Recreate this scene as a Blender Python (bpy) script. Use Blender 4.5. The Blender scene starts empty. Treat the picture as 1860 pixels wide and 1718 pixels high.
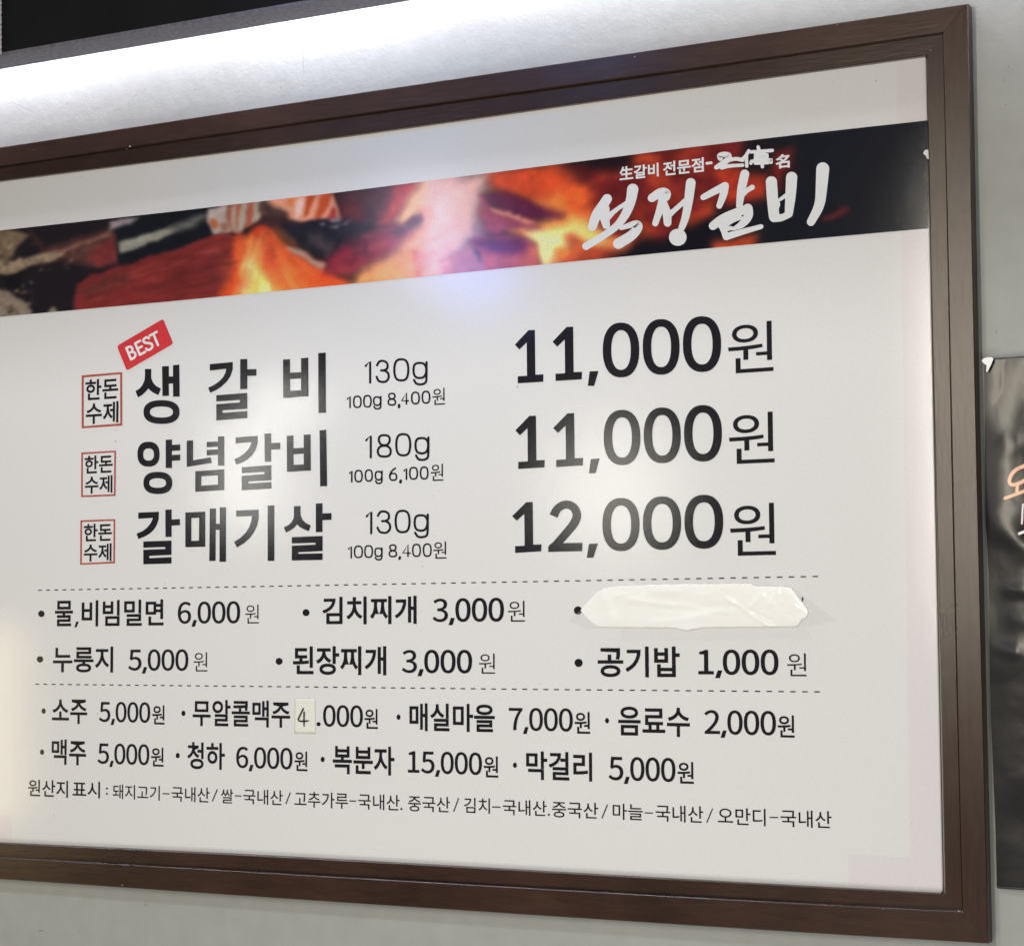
import bpy, bmesh, math, random, json
import numpy as np
from mathutils import Vector, Matrix
random.seed(7); rng = np.random.default_rng(7)
scene = bpy.context.scene
COL = scene.collection

# ------------------------------------------------------------------ camera, world, exposure, lamps
W, H = 1860.0, 1718.0
F, YAW, PITCH, ROLL = 3829.5, 0.48700, 0.07345, 0.00575
CAM = np.array([0.6548, -2.2053, 0.2819])
def cam_axes():
    cy, sy = math.cos(YAW), math.sin(YAW); cp, sp = math.cos(PITCH), math.sin(PITCH); cr, sr = math.cos(ROLL), math.sin(ROLL)
    R = np.array([[cy, -sy, 0], [sy, cy, 0], [0, 0, 1]])
    P = np.array([[1, 0, 0], [0, cp, -sp], [0, sp, cp]])
    Q = np.array([[cr, 0, sr], [0, 1, 0], [-sr, 0, cr]])
    return R @ P @ Q
M3 = cam_axes()
def at(u, v, Y=0.0):
    """point of the plane y = Y seen at photo position u, v"""
    d = M3 @ np.array([(u - W / 2) / F, 1.0, -(v - H / 2) / F])
    t = (Y - CAM[1]) / d[1]
    return CAM + d * t
cd = bpy.data.cameras.new("camera"); cam = bpy.data.objects.new("camera", cd); COL.objects.link(cam)
cd.sensor_fit = 'HORIZONTAL'; cd.sensor_width = 36.0; cd.lens = F * 36.0 / W; cd.clip_start = 0.05; cd.clip_end = 100
m = Matrix.Identity(4)
for i in range(3):
    m[i][0] = M3[i, 0]; m[i][1] = M3[i, 2]; m[i][2] = -M3[i, 1]; m[i][3] = CAM[i]
cam.matrix_world = m
scene.camera = cam
wd = bpy.data.worlds.new("World"); scene.world = wd; wd.use_nodes = True
bg = wd.node_tree.nodes["Background"]; bg.inputs[0].default_value = (0.86, 0.93, 1.0, 1); bg.inputs[1].default_value = 0.14
vs = scene.view_settings; vs.view_transform = 'Standard'; vs.look = 'None'; vs.gamma = 1.0; vs.exposure = 0.09
scene.render.engine = 'CYCLES'
scene.cycles.use_denoising = True
scene.cycles.max_bounces = 6

WALL_Y = 0.003
def area(name, loc, target, sx, sy, radiance, color, spread=180, shape='RECTANGLE'):
    ld = bpy.data.lights.new(name, 'AREA'); ld.shape = shape; ld.size = sx; ld.size_y = sy
    A = sx * sy * (math.pi / 4 if shape in ('ELLIPSE', 'DISK') else 1)
    ld.energy = math.pi * A * radiance; ld.color = color; ld.spread = math.radians(spread)
    o = bpy.data.objects.new(name, ld); COL.objects.link(o)
    d = Vector(target) - Vector(loc)
    o.location = loc; o.rotation_euler = d.to_track_quat('-Z', 'Y').to_euler()
    return o
def mirrored(name, u, v, dist, sx, sy, radiance, color, spread=180, shape='ELLIPSE', Y=0.0):
    """a room lamp placed where the glossy board mirrors it at u, v"""
    X = at(u, v, Y); d = (X - CAM); d /= np.linalg.norm(d); d[1] = -d[1]
    L = X + d * dist
    return area(name, tuple(L), tuple(X), sx, sy, radiance, color, spread, shape)
#@LAMPS
mirrored("room_lamp", 524, 737, 2.2, 0.05, 0.05, 48, (1.0, 0.98, 0.90))
mirrored("room_lamp", 450, 862, 2.2, 0.12, 0.24, 9.5, (1.0, 0.98, 0.92), shape='RECTANGLE')
mirrored("room_lamp", 1112, 885, 2.4, 0.26, 0.30, 5.6, (1.0, 0.96, 0.84))
mirrored("room_lamp", 775, 415, 2.4, 0.20, 0.24, 6.0, (0.84, 0.74, 1.0))
mirrored("room_lamp", 862, 500, 2.4, 0.17, 0.12, 17.0, (0.12, 0.26, 1.0))
mirrored("room_lamp", 1800, 740, 2.0, 0.12, 1.0, 42.0, (1.0, 0.91, 0.75))
# ceiling light of the shop, steep enough to throw the frame's shadow on the wall below it
area("ceiling_lamp", (-0.9, -1.7, 2.1), (-0.6, 0, 0.2), 0.3, 0.2, 92.0, (0.90, 0.935, 1.0))
area("low_fill", (1.3, -2.0, -0.8), (-0.4, 0, 0.3), 1.2, 0.6, 6.0, (1.0, 0.96, 0.94))  # added soft fill from low right, not a known fixture
area("low_fill", (-0.5, -1.6, -1.3), (-0.5, 0, 0.1), 1.2, 0.6, 5.0, (1.0, 0.96, 0.92))  # second added fill, brightens the lower half of the board
area("side_fill", (-2.3, -0.9, 0.1), (-1.1, 0, 0.35), 0.4, 0.4, 5.0, (1.0, 0.80, 0.42))  # added warm fill for the left end of the board
area("blue_fill", (-0.60, -0.42, 1.16), tuple(at(700, 420)), 0.10, 0.10, 9.0, (0.02, 0.32, 1.0), spread=120)  # added blue fill, tints the upper middle of the board
# light strips behind the black fascia, close to the wall
FB_Y = -0.044
ZB = float(at(0, 126.4, FB_Y)[2])
for xa, xb, yy, dz, r in ((at(-260, 0)[0], at(190, 0)[0], -0.020, 0.030, 10), (at(450, 0)[0], at(770, 0)[0], -0.020, 0.030, 16), (-3.0, 1.2, -0.036, 0.036, 42)):
    lo = area("led_strip_light", ((xa + xb) / 2, yy, ZB + dz), (0, 0, 0), abs(xb - xa), 0.014, r, (0.84, 0.84, 1.0))
    lo.rotation_euler = (math.radians(6), 0, 0)

# ------------------------------------------------------------------ helpers
def s2l(c):
    out = []
    for x in c:
        x = x / 255.0
        out.append(x / 12.92 if x <= 0.04045 else ((x + 0.055) / 1.055) ** 2.4)
    return out
def link(name, me, mat, parent=None, **props):
    o = bpy.data.objects.new(name, me); COL.objects.link(o)
    if mat is not None: me.materials.append(mat)
    if parent is not None: o.parent = parent
    for k, v in props.items(): o[k] = v
    return o
def empty(name, loc=(0, 0, 0), **props):
    o = bpy.data.objects.new(name, None); COL.objects.link(o); o.location = loc; o.empty_display_size = 0.05
    for k, v in props.items(): o[k] = v
    return o
class Geo:
    """flat or solid geometry collected into ONE mesh"""
    def __init__(s): s.v = []; s.f = []; s.layer = 0
    def lift(s): s.layer += 1; return s.layer * 0.000012
    def poly(s, pts3): 
        n = len(s.v); s.v += [tuple(p) for p in pts3]; s.f.append(tuple(range(n, n + len(pts3))))
    def strip(s, A, B, closed=True):
        n = len(s.v); k = len(A); s.v += [tuple(p) for p in A] + [tuple(p) for p in B]
        for i in range(k if closed else k - 1):
            j = (i + 1) % k; s.f.append((n + i, n + j, n + k + j, n + k + i))
    def mesh(s, name):
        me = bpy.data.meshes.new(name); me.from_pydata(s.v, [], s.f); me.validate(); me.update()
        bm = bmesh.new(); bm.from_mesh(me)
        big = [f for f in bm.faces if len(f.verts) > 4]
        if big: bmesh.ops.triangulate(bm, faces=big, ngon_method='EAR_CLIP')
        for f in bm.faces:
            f.normal_update()
        bm.to_mesh(me); bm.free()
        return me
def face_front(me):
    """printed film: all normals towards -Y"""
    bm = bmesh.new(); bm.from_mesh(me)
    for f in bm.faces:
        f.normal_update()
        if f.normal.y > 0: f.normal_flip()
    bm.to_mesh(me); bm.free(); return me
PRINT_Y = -0.0004
def board(u, v, lift=0.0):
    p = at(u, v, 0.0); return (p[0], PRINT_Y - lift, p[2])
def crop(ox, oy, s): return lambda x, y: (ox + x / s, oy + y / s)

# ------------------------------------------------------------------ materials
def principled(name):
    mt = bpy.data.materials.new(name); mt.use_nodes = True
    nt = mt.node_tree; return mt, nt, nt.nodes["Principled BSDF"]
def noise_bump(nt, b, scale, strength, dist=0.001, detail=3, coords='Object', extra=None):
    tc = nt.nodes.new("ShaderNodeTexCoord"); n = nt.nodes.new("ShaderNodeTexNoise"); n.inputs["Scale"].default_value = scale; n.inputs["Detail"].default_value = detail
    nt.links.new(tc.outputs[coords], n.inputs["Vector"])
    bu = nt.nodes.new("ShaderNodeBump"); bu.inputs["Strength"].default_value = strength; bu.inputs["Distance"].default_value = dist
    nt.links.new(n.outputs["Fac"], bu.inputs["Height"])
    if extra:
        n2 = nt.nodes.new("ShaderNodeTexNoise"); n2.inputs["Scale"].default_value = extra[0]; n2.inputs["Detail"].default_value = 2
        nt.links.new(tc.outputs[coords], n2.inputs["Vector"])
        b2 = nt.nodes.new("ShaderNodeBump"); b2.inputs["Strength"].default_value = extra[1]; b2.inputs["Distance"].default_value = extra[2]
        nt.links.new(n2.outputs["Fac"], b2.inputs["Height"]); nt.links.new(bu.outputs[0], b2.inputs["Normal"]); bu = b2
    nt.links.new(bu.outputs[0], b.inputs["Normal"]); return tc
def mottled(nt, b, tc, c0, c1, scale, detail=4, coords='Object', mapping=None):
    n = nt.nodes.new("ShaderNodeTexNoise"); n.inputs["Scale"].default_value = scale; n.inputs["Detail"].default_value = detail
    src = tc.outputs[coords]
    if mapping:
        mp = nt.nodes.new("ShaderNodeMapping"); mp.inputs["Scale"].default_value = mapping; nt.links.new(src, mp.inputs[0]); src = mp.outputs[0]
    nt.links.new(src, n.inputs["Vector"])
    r = nt.nodes.new("ShaderNodeValToRGB"); r.color_ramp.elements[0].position = 0.3; r.color_ramp.elements[1].position = 0.7
    r.color_ramp.elements[0].color = (*c0, 1); r.color_ramp.elements[1].color = (*c1, 1)
    nt.links.new(n.outputs["Fac"], r.inputs[0]); nt.links.new(r.outputs[0], b.inputs["Base Color"]); return r
def film(name, c0, c1=None, rough=0.095, spec=0.5):
    mt, nt, b = principled(name)
    tc = noise_bump(nt, b, 900, 0.10, 0.0004, 2, extra=(7, 0.25, 0.0009))
    mottled(nt, b, tc, c0, c1 or c0, 260, 3)
    b.inputs["Roughness"].default_value = rough; b.inputs["Specular IOR Level"].default_value = spec
    return mt
M_panel = film("white_coated_print", (0.745, 0.735, 0.715), (0.775, 0.765, 0.745))
M_pink = film("pale_pink_print", (0.735, 0.69, 0.688), (0.765, 0.72, 0.718))
M_ink = film("black_print", (0.011, 0.009, 0.012), (0.015, 0.013, 0.016))
M_ink2 = film("grey_print", (0.03, 0.03, 0.032), (0.04, 0.04, 0.042))
M_white_ink = film("white_print", (0.80, 0.81, 0.80), (0.84, 0.85, 0.84))
M_red = film("red_print", (0.64, 0.035, 0.045), (0.70, 0.055, 0.06))
M_seal = film("brick_red_print", (0.40, 0.075, 0.05), (0.50, 0.12, 0.085))
M_edge = film("panel_core", (0.8, 0.78, 0.74))

M_banner, nt, b = principled("fire_photo_print")
tc = noise_bump(nt, b, 900, 0.10, 0.0004, 2, extra=(7, 0.25, 0.0009))
at_n = nt.nodes.new("ShaderNodeAttribute"); at_n.attribute_name = "ink"
n1 = nt.nodes.new("ShaderNodeTexNoise"); n1.inputs["Scale"].default_value = 420; n1.inputs["Detail"].default_value = 4
nt.links.new(tc.outputs["Object"], n1.inputs["Vector"])
mr = nt.nodes.new("ShaderNodeMapRange"); mr.inputs["From Min"].default_value = 0.25; mr.inputs["From Max"].default_value = 0.75; mr.inputs["To Min"].default_value = 0.90; mr.inputs["To Max"].default_value = 1.10
nt.links.new(n1.outputs["Fac"], mr.inputs["Value"])
vm = nt.nodes.new("ShaderNodeVectorMath"); vm.operation = 'SCALE'
nt.links.new(at_n.outputs["Color"], vm.inputs[0]); nt.links.new(mr.outputs[0], vm.inputs["Scale"]); nt.links.new(vm.outputs[0], b.inputs["Base Color"])
b.inputs["Roughness"].default_value = 0.095

def wood(name, mp):
    mt, nt, b = principled(name)
    tc = nt.nodes.new("ShaderNodeTexCoord"); m_ = nt.nodes.new("ShaderNodeMapping"); m_.inputs["Scale"].default_value = mp; nt.links.new(tc.outputs["Object"], m_.inputs[0])
    n = nt.nodes.new("ShaderNodeTexNoise"); n.inputs["Scale"].default_value = 30; n.inputs["Detail"].default_value = 8; n.inputs["Roughness"].default_value = .65; nt.links.new(m_.outputs[0], n.inputs["Vector"])
    r = nt.nodes.new("ShaderNodeValToRGB"); e = r.color_ramp.elements; e[0].position = .32; e[1].position = .68; e[0].color = (0.027, 0.0105, 0.0052, 1); e[1].color = (0.044, 0.020, 0.0105, 1)
    nt.links.new(n.outputs["Fac"], r.inputs[0])
    n3 = nt.nodes.new("ShaderNodeTexNoise"); n3.inputs["Scale"].default_value = 5; n3.inputs["Detail"].default_value = 5; nt.links.new(tc.outputs["Object"], n3.inputs["Vector"])
    mr_ = nt.nodes.new("ShaderNodeMapRange"); mr_.inputs["From Min"].default_value = .3; mr_.inputs["From Max"].default_value = .7; mr_.inputs["To Min"].default_value = .75; mr_.inputs["To Max"].default_value = 1.35; nt.links.new(n3.outputs["Fac"], mr_.inputs["Value"])
    vs_ = nt.nodes.new("ShaderNodeVectorMath"); vs_.operation = 'SCALE'; nt.links.new(r.outputs[0], vs_.inputs[0]); nt.links.new(mr_.outputs[0], vs_.inputs["Scale"]); nt.links.new(vs_.outputs[0], b.inputs["Base Color"])
    rr = nt.nodes.new("ShaderNodeMapRange"); rr.inputs["To Min"].default_value = .22; rr.inputs["To Max"].default_value = .36; nt.links.new(n3.outputs["Fac"], rr.inputs["Value"]); nt.links.new(rr.outputs[0], b.inputs["Roughness"])
    bu = nt.nodes.new("ShaderNodeBump"); bu.inputs["Strength"].default_value = .35; bu.inputs["Distance"].default_value = .0006; nt.links.new(n.outputs["Fac"], bu.inputs["Height"])
    bu2 = nt.nodes.new("ShaderNodeBump"); bu2.inputs["Strength"].default_value = .3; bu2.inputs["Distance"].default_value = .002; nt.links.new(n3.outputs["Fac"], bu2.inputs["Height"]); nt.links.new(bu.outputs[0], bu2.inputs["Normal"]); nt.links.new(bu2.outputs[0], b.inputs["Normal"])
    b.inputs["Specular IOR Level"].default_value = 0.52
    return mt
M_wood_h, M_wood_v = wood("dark_wood_along", (1, 4, 9)), wood("dark_wood_upright", (9, 4, 1))
M_groove, nt, b = principled("dark_groove"); b.inputs["Base Color"].default_value = (0.012, 0.007, 0.006, 1); b.inputs["Roughness"].default_value = 0.6

M_wall, nt, b = principled("painted_wall")
tc = noise_bump(nt, b, 70, 0.55, 0.0013, 7, extra=(300, 0.35, 0.0006))
r = mottled(nt, b, tc, (0.352, 0.358, 0.332), (0.382, 0.390, 0.362), 34, 5)
b.inputs["Roughness"].default_value = 0.5; b.inputs["Specular IOR Level"].default_value = 0.35
M_scuff, nt, b = principled("wall_scuff"); b.inputs["Base Color"].default_value = (0.30, 0.28, 0.24, 1); b.inputs["Roughness"].default_value = 0.9
M_black, nt, b = principled("matt_black_board")
tc = noise_bump(nt, b, 60, 0.2, 0.001, 4); mottled(nt, b, tc, (0.008, 0.008, 0.009), (0.013, 0.012, 0.013), 12)
b.inputs["Roughness"].default_value = 0.75; b.inputs["Specular IOR Level"].default_value = 0.2
M_under, nt, b = principled("grey_board_edge")
tc = noise_bump(nt, b, 300, 0.5, 0.001, 5); mottled(nt, b, tc, (0.12, 0.115, 0.14), (0.22, 0.21, 0.25), 180, 5)
b.inputs["Roughness"].default_value = 0.7
M_cord, nt, b = principled("pale_cord"); b.inputs["Base Color"].default_value = (0.6, 0.6, 0.6, 1)

# ------------------------------------------------------------------ wall and black fascia
def quad_sheet(name, x0, x1, z0, z1, Y, mat, **props):
    g = Geo(); g.poly([(x0, Y, z0), (x1, Y, z0), (x1, Y, z1), (x0, Y, z1)])
    return link(name, face_front(g.mesh(name)), mat, None, **props)
wall = quad_sheet("wall", -4.0, 2.6, -1.4, 2.4, WALL_Y, M_wall, kind="structure")
def box(name, x0, x1, y0, y1, z0, z1, mat, parent=None, bev=0.0, **props):
    bm = bmesh.new(); bmesh.ops.create_cube(bm, size=1)
    for v in bm.verts:
        v.co = Vector((x0 + (v.co.x + .5) * (x1 - x0), y0 + (v.co.y + .5) * (y1 - y0), z0 + (v.co.z + .5) * (z1 - z0)))
    if bev: bmesh.ops.bevel(bm, geom=bm.edges[:], offset=bev, segments=2, affect='EDGES')
    me = bpy.data.meshes.new(name); bm.to_mesh(me); bm.free()
    return link(name, me, mat, parent, **props)
# front lower edge of the fascia: depth at which z = ZB shows at (0, 101)
ys = np.linspace(-0.30, FB_Y, 400); zz = np.array([at(0, 101.5, y)[2] for y in ys]); FF_Y = float(ys[np.argmin(abs(zz - ZB))])
fascia = empty("fascia_board", (0, FF_Y, ZB), label="matt black board running above the white strip of wall, grey underside", category="fascia")
def child_box(name, parent, x0, x1, y0, y1, z0, z1, mat, bev=0):
    L = parent.location; return box(name, x0 - L.x, x1 - L.x, y0 - L.y, y1 - L.y, z0 - L.z, z1 - L.z, mat, parent, bev)
child_box("front_board", fascia, -4.0, 2.6, FF_Y, FB_Y, ZB + 0.004, ZB + 0.9, M_black)
child_box("underside_trim", fascia, -4.0, 2.6, FF_Y + 0.0008, FB_Y, ZB, ZB + 0.004, M_under)
child_box("shade_slab", fascia, -4.0, 2.6, -0.62, FF_Y - 0.001, ZB + 0.15, ZB + 0.20, M_black)  # unseen slab added to shade the upper part of the board
# wall chips and scuffs under the fascia
def scuff(pts, w, k):
    g = Geo()
    P = [np.array(at(u, v, WALL_Y)) + np.array([0, -0.0006, 0]) for u, v in pts]
    A = []; B = []
    for i, p in enumerate(P):
        d = P[min(i + 1, len(P) - 1)] - P[max(i - 1, 0)]; d /= np.linalg.norm(d); n = np.array([-d[2], 0, d[0]])
        ww = w * (0.4 + 0.9 * random.random()) / 1690
        A.append(p + n * ww); B.append(p - n * ww)
    g.strip(A, B, closed=False); 
    o = link("paint_scuff", face_front(g.mesh("paint_scuff")), M_scuff, wall)
for pts in ([(20, 185), (60, 204)], [(150, 118), (152, 121)], [(430, 168), (436, 166)], [(610, 150), (613, 151)], [(700, 84), (704, 82)], [(905, 96), (907, 99)], [(590, 83), (594, 80)], [(510, 80), (512, 84)], [(120, 190), (124, 188)], [(1830, 120), (1834, 124)], [(1822, 145), (1824, 149)], [(1826, 190), (1827, 193)], [(1808, 600), (1811, 606)], [(70, 1690), (78, 1689)], [(262, 1642), (268, 1643)], [(549, 88), (551, 102), (551, 120), (553, 137)], [(548, 86), (556, 80)], [(262, 160), (266, 166)], [(352, 164), (357, 163)], [(207, 202), (221, 199)],
            [(278, 81), (279, 92)], [(72, 126), (74, 129)], [(508, 157), (512, 162)], [(393, 133), (398, 132)], [(1208, 52), (1210, 56)], [(1199, 70), (1202, 72)], [(843, 72), (845, 78)], [(165, 148), (170, 150)], [(250, 172), (244, 176)]):
    scuff(pts, 1.0, 0)
# pale cord hanging at the left edge
g = Geo(); ring = 8
c0 = at(0.5, -60, FF_Y - 0.006); c1 = at(0.5, 99, FF_Y - 0.006); rows = 60
for i in range(rows):
    t = i / (rows - 1); p = c0 + (c1 - c0) * t; rr = 0.0020 + 0.0003 * math.sin(i * 1.9)
    for k in range(ring):
        a = 2 * math.pi * k / ring; g.v.append((p[0] + rr * math.cos(a) + 0.0002 * math.sin(i * 1.1), p[1] + rr * math.sin(a), p[2]))
for i in range(rows - 1):
    for k in range(ring):
        j = (k + 1) % ring; g.f.append((i * ring + k, i * ring + j, (i + 1) * ring + j, (i + 1) * ring + k))
link("cord", g.mesh("cord"), M_cord, None, label="pale twisted cord hanging in front of the black fascia board", category="cord")

# ------------------------------------------------------------------ menu board
XL = -1.62
sign = empty("menu_board", (0, 0, 0), label="large white menu board with fire banner and black prices in dark wooden frame", category="menu board")
X_R = at(1712.5, 1621.9)[0] * 0.5 + at(1681.8, 101.3)[0] * 0.5
def interp(pts, Y, n=40, left=True):
    """board edge measured at a few places -> list of (x, z), run on to the left end"""
    P = [at(u, v, Y) for u, v in pts]; xs = [p[0] for p in P]; zs = [p[2] for p in P]
    X = np.linspace(xs[0], xs[-1], n); Z = np.interp(X, xs, zs)
    k = np.array([.25, .5, .25])
    for _ in range(30):
        Z[1:-1] = np.convolve(Z, k, mode='valid')
    if left:
        X = np.concatenate([[XL], X]); Z = np.concatenate([[zs[0]], Z])
    return X, Z
tX, tZ = interp([(0, 328.4), (620, 248.7), (1240, 160.7), (1681.8, 101.3)], 0)
bX, bZ = interp([(0, 1529.8), (500, 1553.5), (1400, 1605.7), (1712.5, 1621.9)], 0)
# panel: thin slab with rounded corners on the right
def arc(cx, cz, r, a0, a1, n=6):
    return [(cx + r * math.cos(math.radians(a0 + (a1 - a0) * i / n)), cz + r * math.sin(math.radians(a0 + (a1 - a0) * i / n))) for i in range(n + 1)]
rC = 0.004
xr_t = at(1681.8, 101.3)[0]; xr_b = at(1712.5, 1621.9)[0]; z_t = tZ[-1]; z_b = bZ[-1]
outline = [(x, z) for x, z in zip(bX[:-1], bZ[:-1])] + arc(xr_b - rC, z_b + rC, rC, -90, 0) + arc(xr_t - rC, z_t - rC, rC, 0, 90) + [(x, z) for x, z in zip(tX[:-1][::-1], tZ[:-1][::-1])]
g = Geo()
inset = [(x * 1.0 - (0.0008 if x > -0.01 else 0), z + (0.0008 if z < 0.45 else -0.0008)) for x, z in outline]
g.poly([(x, 0.0, z) for x, z in inset])
g.strip([(x, 0.0, z) for x, z in inset], [(x, 0.0006, z) for x, z in outline])
g.strip([(x, 0.0006, z) for x, z in outline], [(x, 0.0024, z) for x, z in outline])
panel = link("panel", g.mesh("panel"), M_panel, sign)

# wooden frame: outer step and recessed inner step, each rail its own part
Y_OUT, Y_IN = -0.013, -0.0075
oT = interp([(0, 267.2), (620, 172.9), (1240, 83), (1758, 7.0)], Y_OUT)
gT = interp([(0, 302), (620, 211.3), (1240, 127.5), (1712, 59.8)], Y_OUT)
iT = interp([(0, 328.4), (620, 248.7), (1240, 160.7), (1683, 101.0)], Y_IN)
oB = interp([(0, 1595.7), (500, 1630.6), (1400, 1689.7), (1600, 1702.5), (1795, 1713)], Y_OUT)
gB = interp([(0, 1556), (500, 1585.5), (1400, 1637.8), (1748, 1655)], Y_OUT)
iB = interp([(0, 1530.5), (500, 1554.3), (1400, 1606.5), (1716, 1623.5)], Y_IN)
def vline(pts, Y, n=30):
    P = [at(u, v, Y) for u, v in pts]; zs = [p[2] for p in P]; xs = [p[0] for p in P]
    Z = np.linspace(zs[0], zs[-1], n); X = np.interp(-Z, [-z for z in zs], xs)
    for _ in range(30): X[1:-1] = np.convolve(X, np.array([.25, .5, .25]), mode='valid')
    return X, Z
oR = vline([(1758, 7.5), (1763.5, 300), (1768.5, 560), (1783, 1200), (1787.4, 1370), (1795, 1713)], Y_OUT)
gR = vline([(1712, 59.8), (1718.5, 300), (1723.8, 590), (1737, 1200), (1740.6, 1370), (1748, 1655)], Y_OUT)
iR = vline([(1683, 101), (1691.9, 560), (1708, 1200), (1716, 1623.5)], Y_IN)
def rail(name, A, Bm, Cc, flip=False, hor=True):
    """A outer edge, Bm groove line, Cc inner edge: (x,z) arrays of the same length"""
    g = Geo(); n = len(A[0]); bv = 0.0012
    def P(arr, Y): return [(float(x), Y, float(z)) for x, z in zip(*arr)]
    def mix(a, b_, d):
        ax, az = np.array(a[0]), np.array(a[1]); bx, bz = np.array(b_[0]), np.array(b_[1])
        L = np.hypot(bx - ax, bz - az); L[L < 1e-9] = 1; return (ax + (bx - ax) / L * d, az + (bz - az) / L * d)
    a1 = mix(A, Bm, bv); b1 = mix(Bm, A, bv)
    g.strip(P(A, WALL_Y), P(A, Y_OUT + bv), closed=False)
    g.strip(P(A, Y_OUT + bv), P(a1, Y_OUT), closed=False)
    g.strip(P(a1, Y_OUT), P(b1, Y_OUT), closed=False)
    g.strip(P(b1, Y_OUT), P(Bm, Y_OUT + bv), closed=False)
    g.strip(P(Bm, Y_OUT + bv), P(Bm, Y_IN + 0.003), closed=False)
    me = g.mesh(name)
    bm = bmesh.new(); bm.from_mesh(me); bmesh.ops.remove_doubles(bm, verts=bm.verts, dist=1e-6); bmesh.ops.recalc_face_normals(bm, faces=bm.faces)
    avg = sum((f.normal.y * f.calc_area() for f in bm.faces)) 
    if avg > 0: bmesh.ops.reverse_faces(bm, faces=bm.faces)
    bm.to_mesh(me); bm.free()
    mw = M_wood_h if hor else M_wood_v; o = link(name, me, mw, sign)
    # inner strip with small channel next to the groove
    g = Geo(); c0 = mix(Bm, Cc, 0.0000); c1 = mix(Bm, Cc, 0.0022); c2 = mix(Cc, Bm, 0.0012)
    g.strip(P(c0, Y_IN + 0.003), P(c1, Y_IN + 0.003), closed=False)
    g.strip(P(c1, Y_IN + 0.003), P(c1, Y_IN), closed=False)
    g.strip(P(c1, Y_IN), P(c2, Y_IN), closed=False)
    g.strip(P(c2, Y_IN), P(Cc, Y_IN + 0.0012), closed=False)
    g.strip(P(Cc, Y_IN + 0.0012), P(Cc, 0.0026), closed=False)
    me = g.mesh("inner_bead")
    bm = bmesh.new(); bm.from_mesh(me); bmesh.ops.remove_doubles(bm, verts=bm.verts, dist=1e-6); bmesh.ops.recalc_face_normals(bm, faces=bm.faces)
    avg = sum((f.normal.y * f.calc_area() for f in bm.faces)) 
    if avg > 0: bmesh.ops.reverse_faces(bm, faces=bm.faces)
    bm.to_mesh(me); bm.free()
    link("inner_bead", me, mw, o)
    return o
def resample(arr, X):
    return X, np.interp(X, arr[0], arr[1])
def mitre(o, gg, i):
    n = 40
    f = lambda arr: (np.linspace(arr[0][0], arr[0][-1], n), np.interp(np.linspace(arr[0][0], arr[0][-1], n), arr[0], arr[1]))
    return f(o), f(gg), f(i)
rail("frame_rail", *mitre(oT, gT, iT))
rail("frame_rail", *mitre(oB, gB, iB))
rail("frame_rail", oR, gR, iR, hor=False)
# left rail, beyond the picture
lz = np.linspace(0, 1, 10)
def vl(x, a, b_): return (np.full(10, x), a + (b_ - a) * lz)
rail("frame_rail", vl(XL - 0.045, oT[1][0], oB[1][0]), vl(XL - 0.02, gT[1][0], gB[1][0]), vl(XL, iT[1][0], iB[1][0]), hor=False)

def seam(u0, v0, u1, v1):
    a, c = at(u0, v0, Y_OUT), at(u1, v1, Y_OUT); d_ = c - a; d_ /= np.linalg.norm(d_); n_ = np.array([-d_[2], 0, d_[0]]) * 0.0003; o_ = np.array([0, -0.0002, 0]); g = Geo()
    g.poly([tuple(a + n_ + o_), tuple(c + n_ + o_), tuple(c - n_ + o_), tuple(a - n_ + o_)]); link("mitre_seam", face_front(g.mesh("mitre_seam")), M_groove, sign)
seam(1714, 58, 1753, 11); seam(1750, 1657, 1790, 1710)
M_dust, nt, b = principled("dust_and_chips"); b.inputs["Base Color"].default_value = (0.34, 0.30, 0.26, 1); b.inputs["Roughness"].default_value = 0.9
for u, v, r_ in ((236, 266.5, 3.2), (230, 271, 1.8), (1153, 104, 2), (62, 273, 1.5), (1521, 46, 1.8), (222, 1607, 2.4), (1690, 92, 1.4), (1604, 1650, 1.5), (1742, 1654, 2.4), (640, 172, 1.2)):
    g = Geo(); c = at(u, v, Y_OUT); g.poly([(c[0] + r_ / 1690 * math.cos(a) * random.uniform(.5, 1.3), Y_OUT - 0.0003, c[2] + .6 * r_ / 1690 * math.sin(a) * random.uniform(.5, 1.3)) for a in np.linspace(0, 6.28, 9)[:-1]])
    link("chip", face_front(g.mesh("chip")), M_dust, sign)

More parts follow.
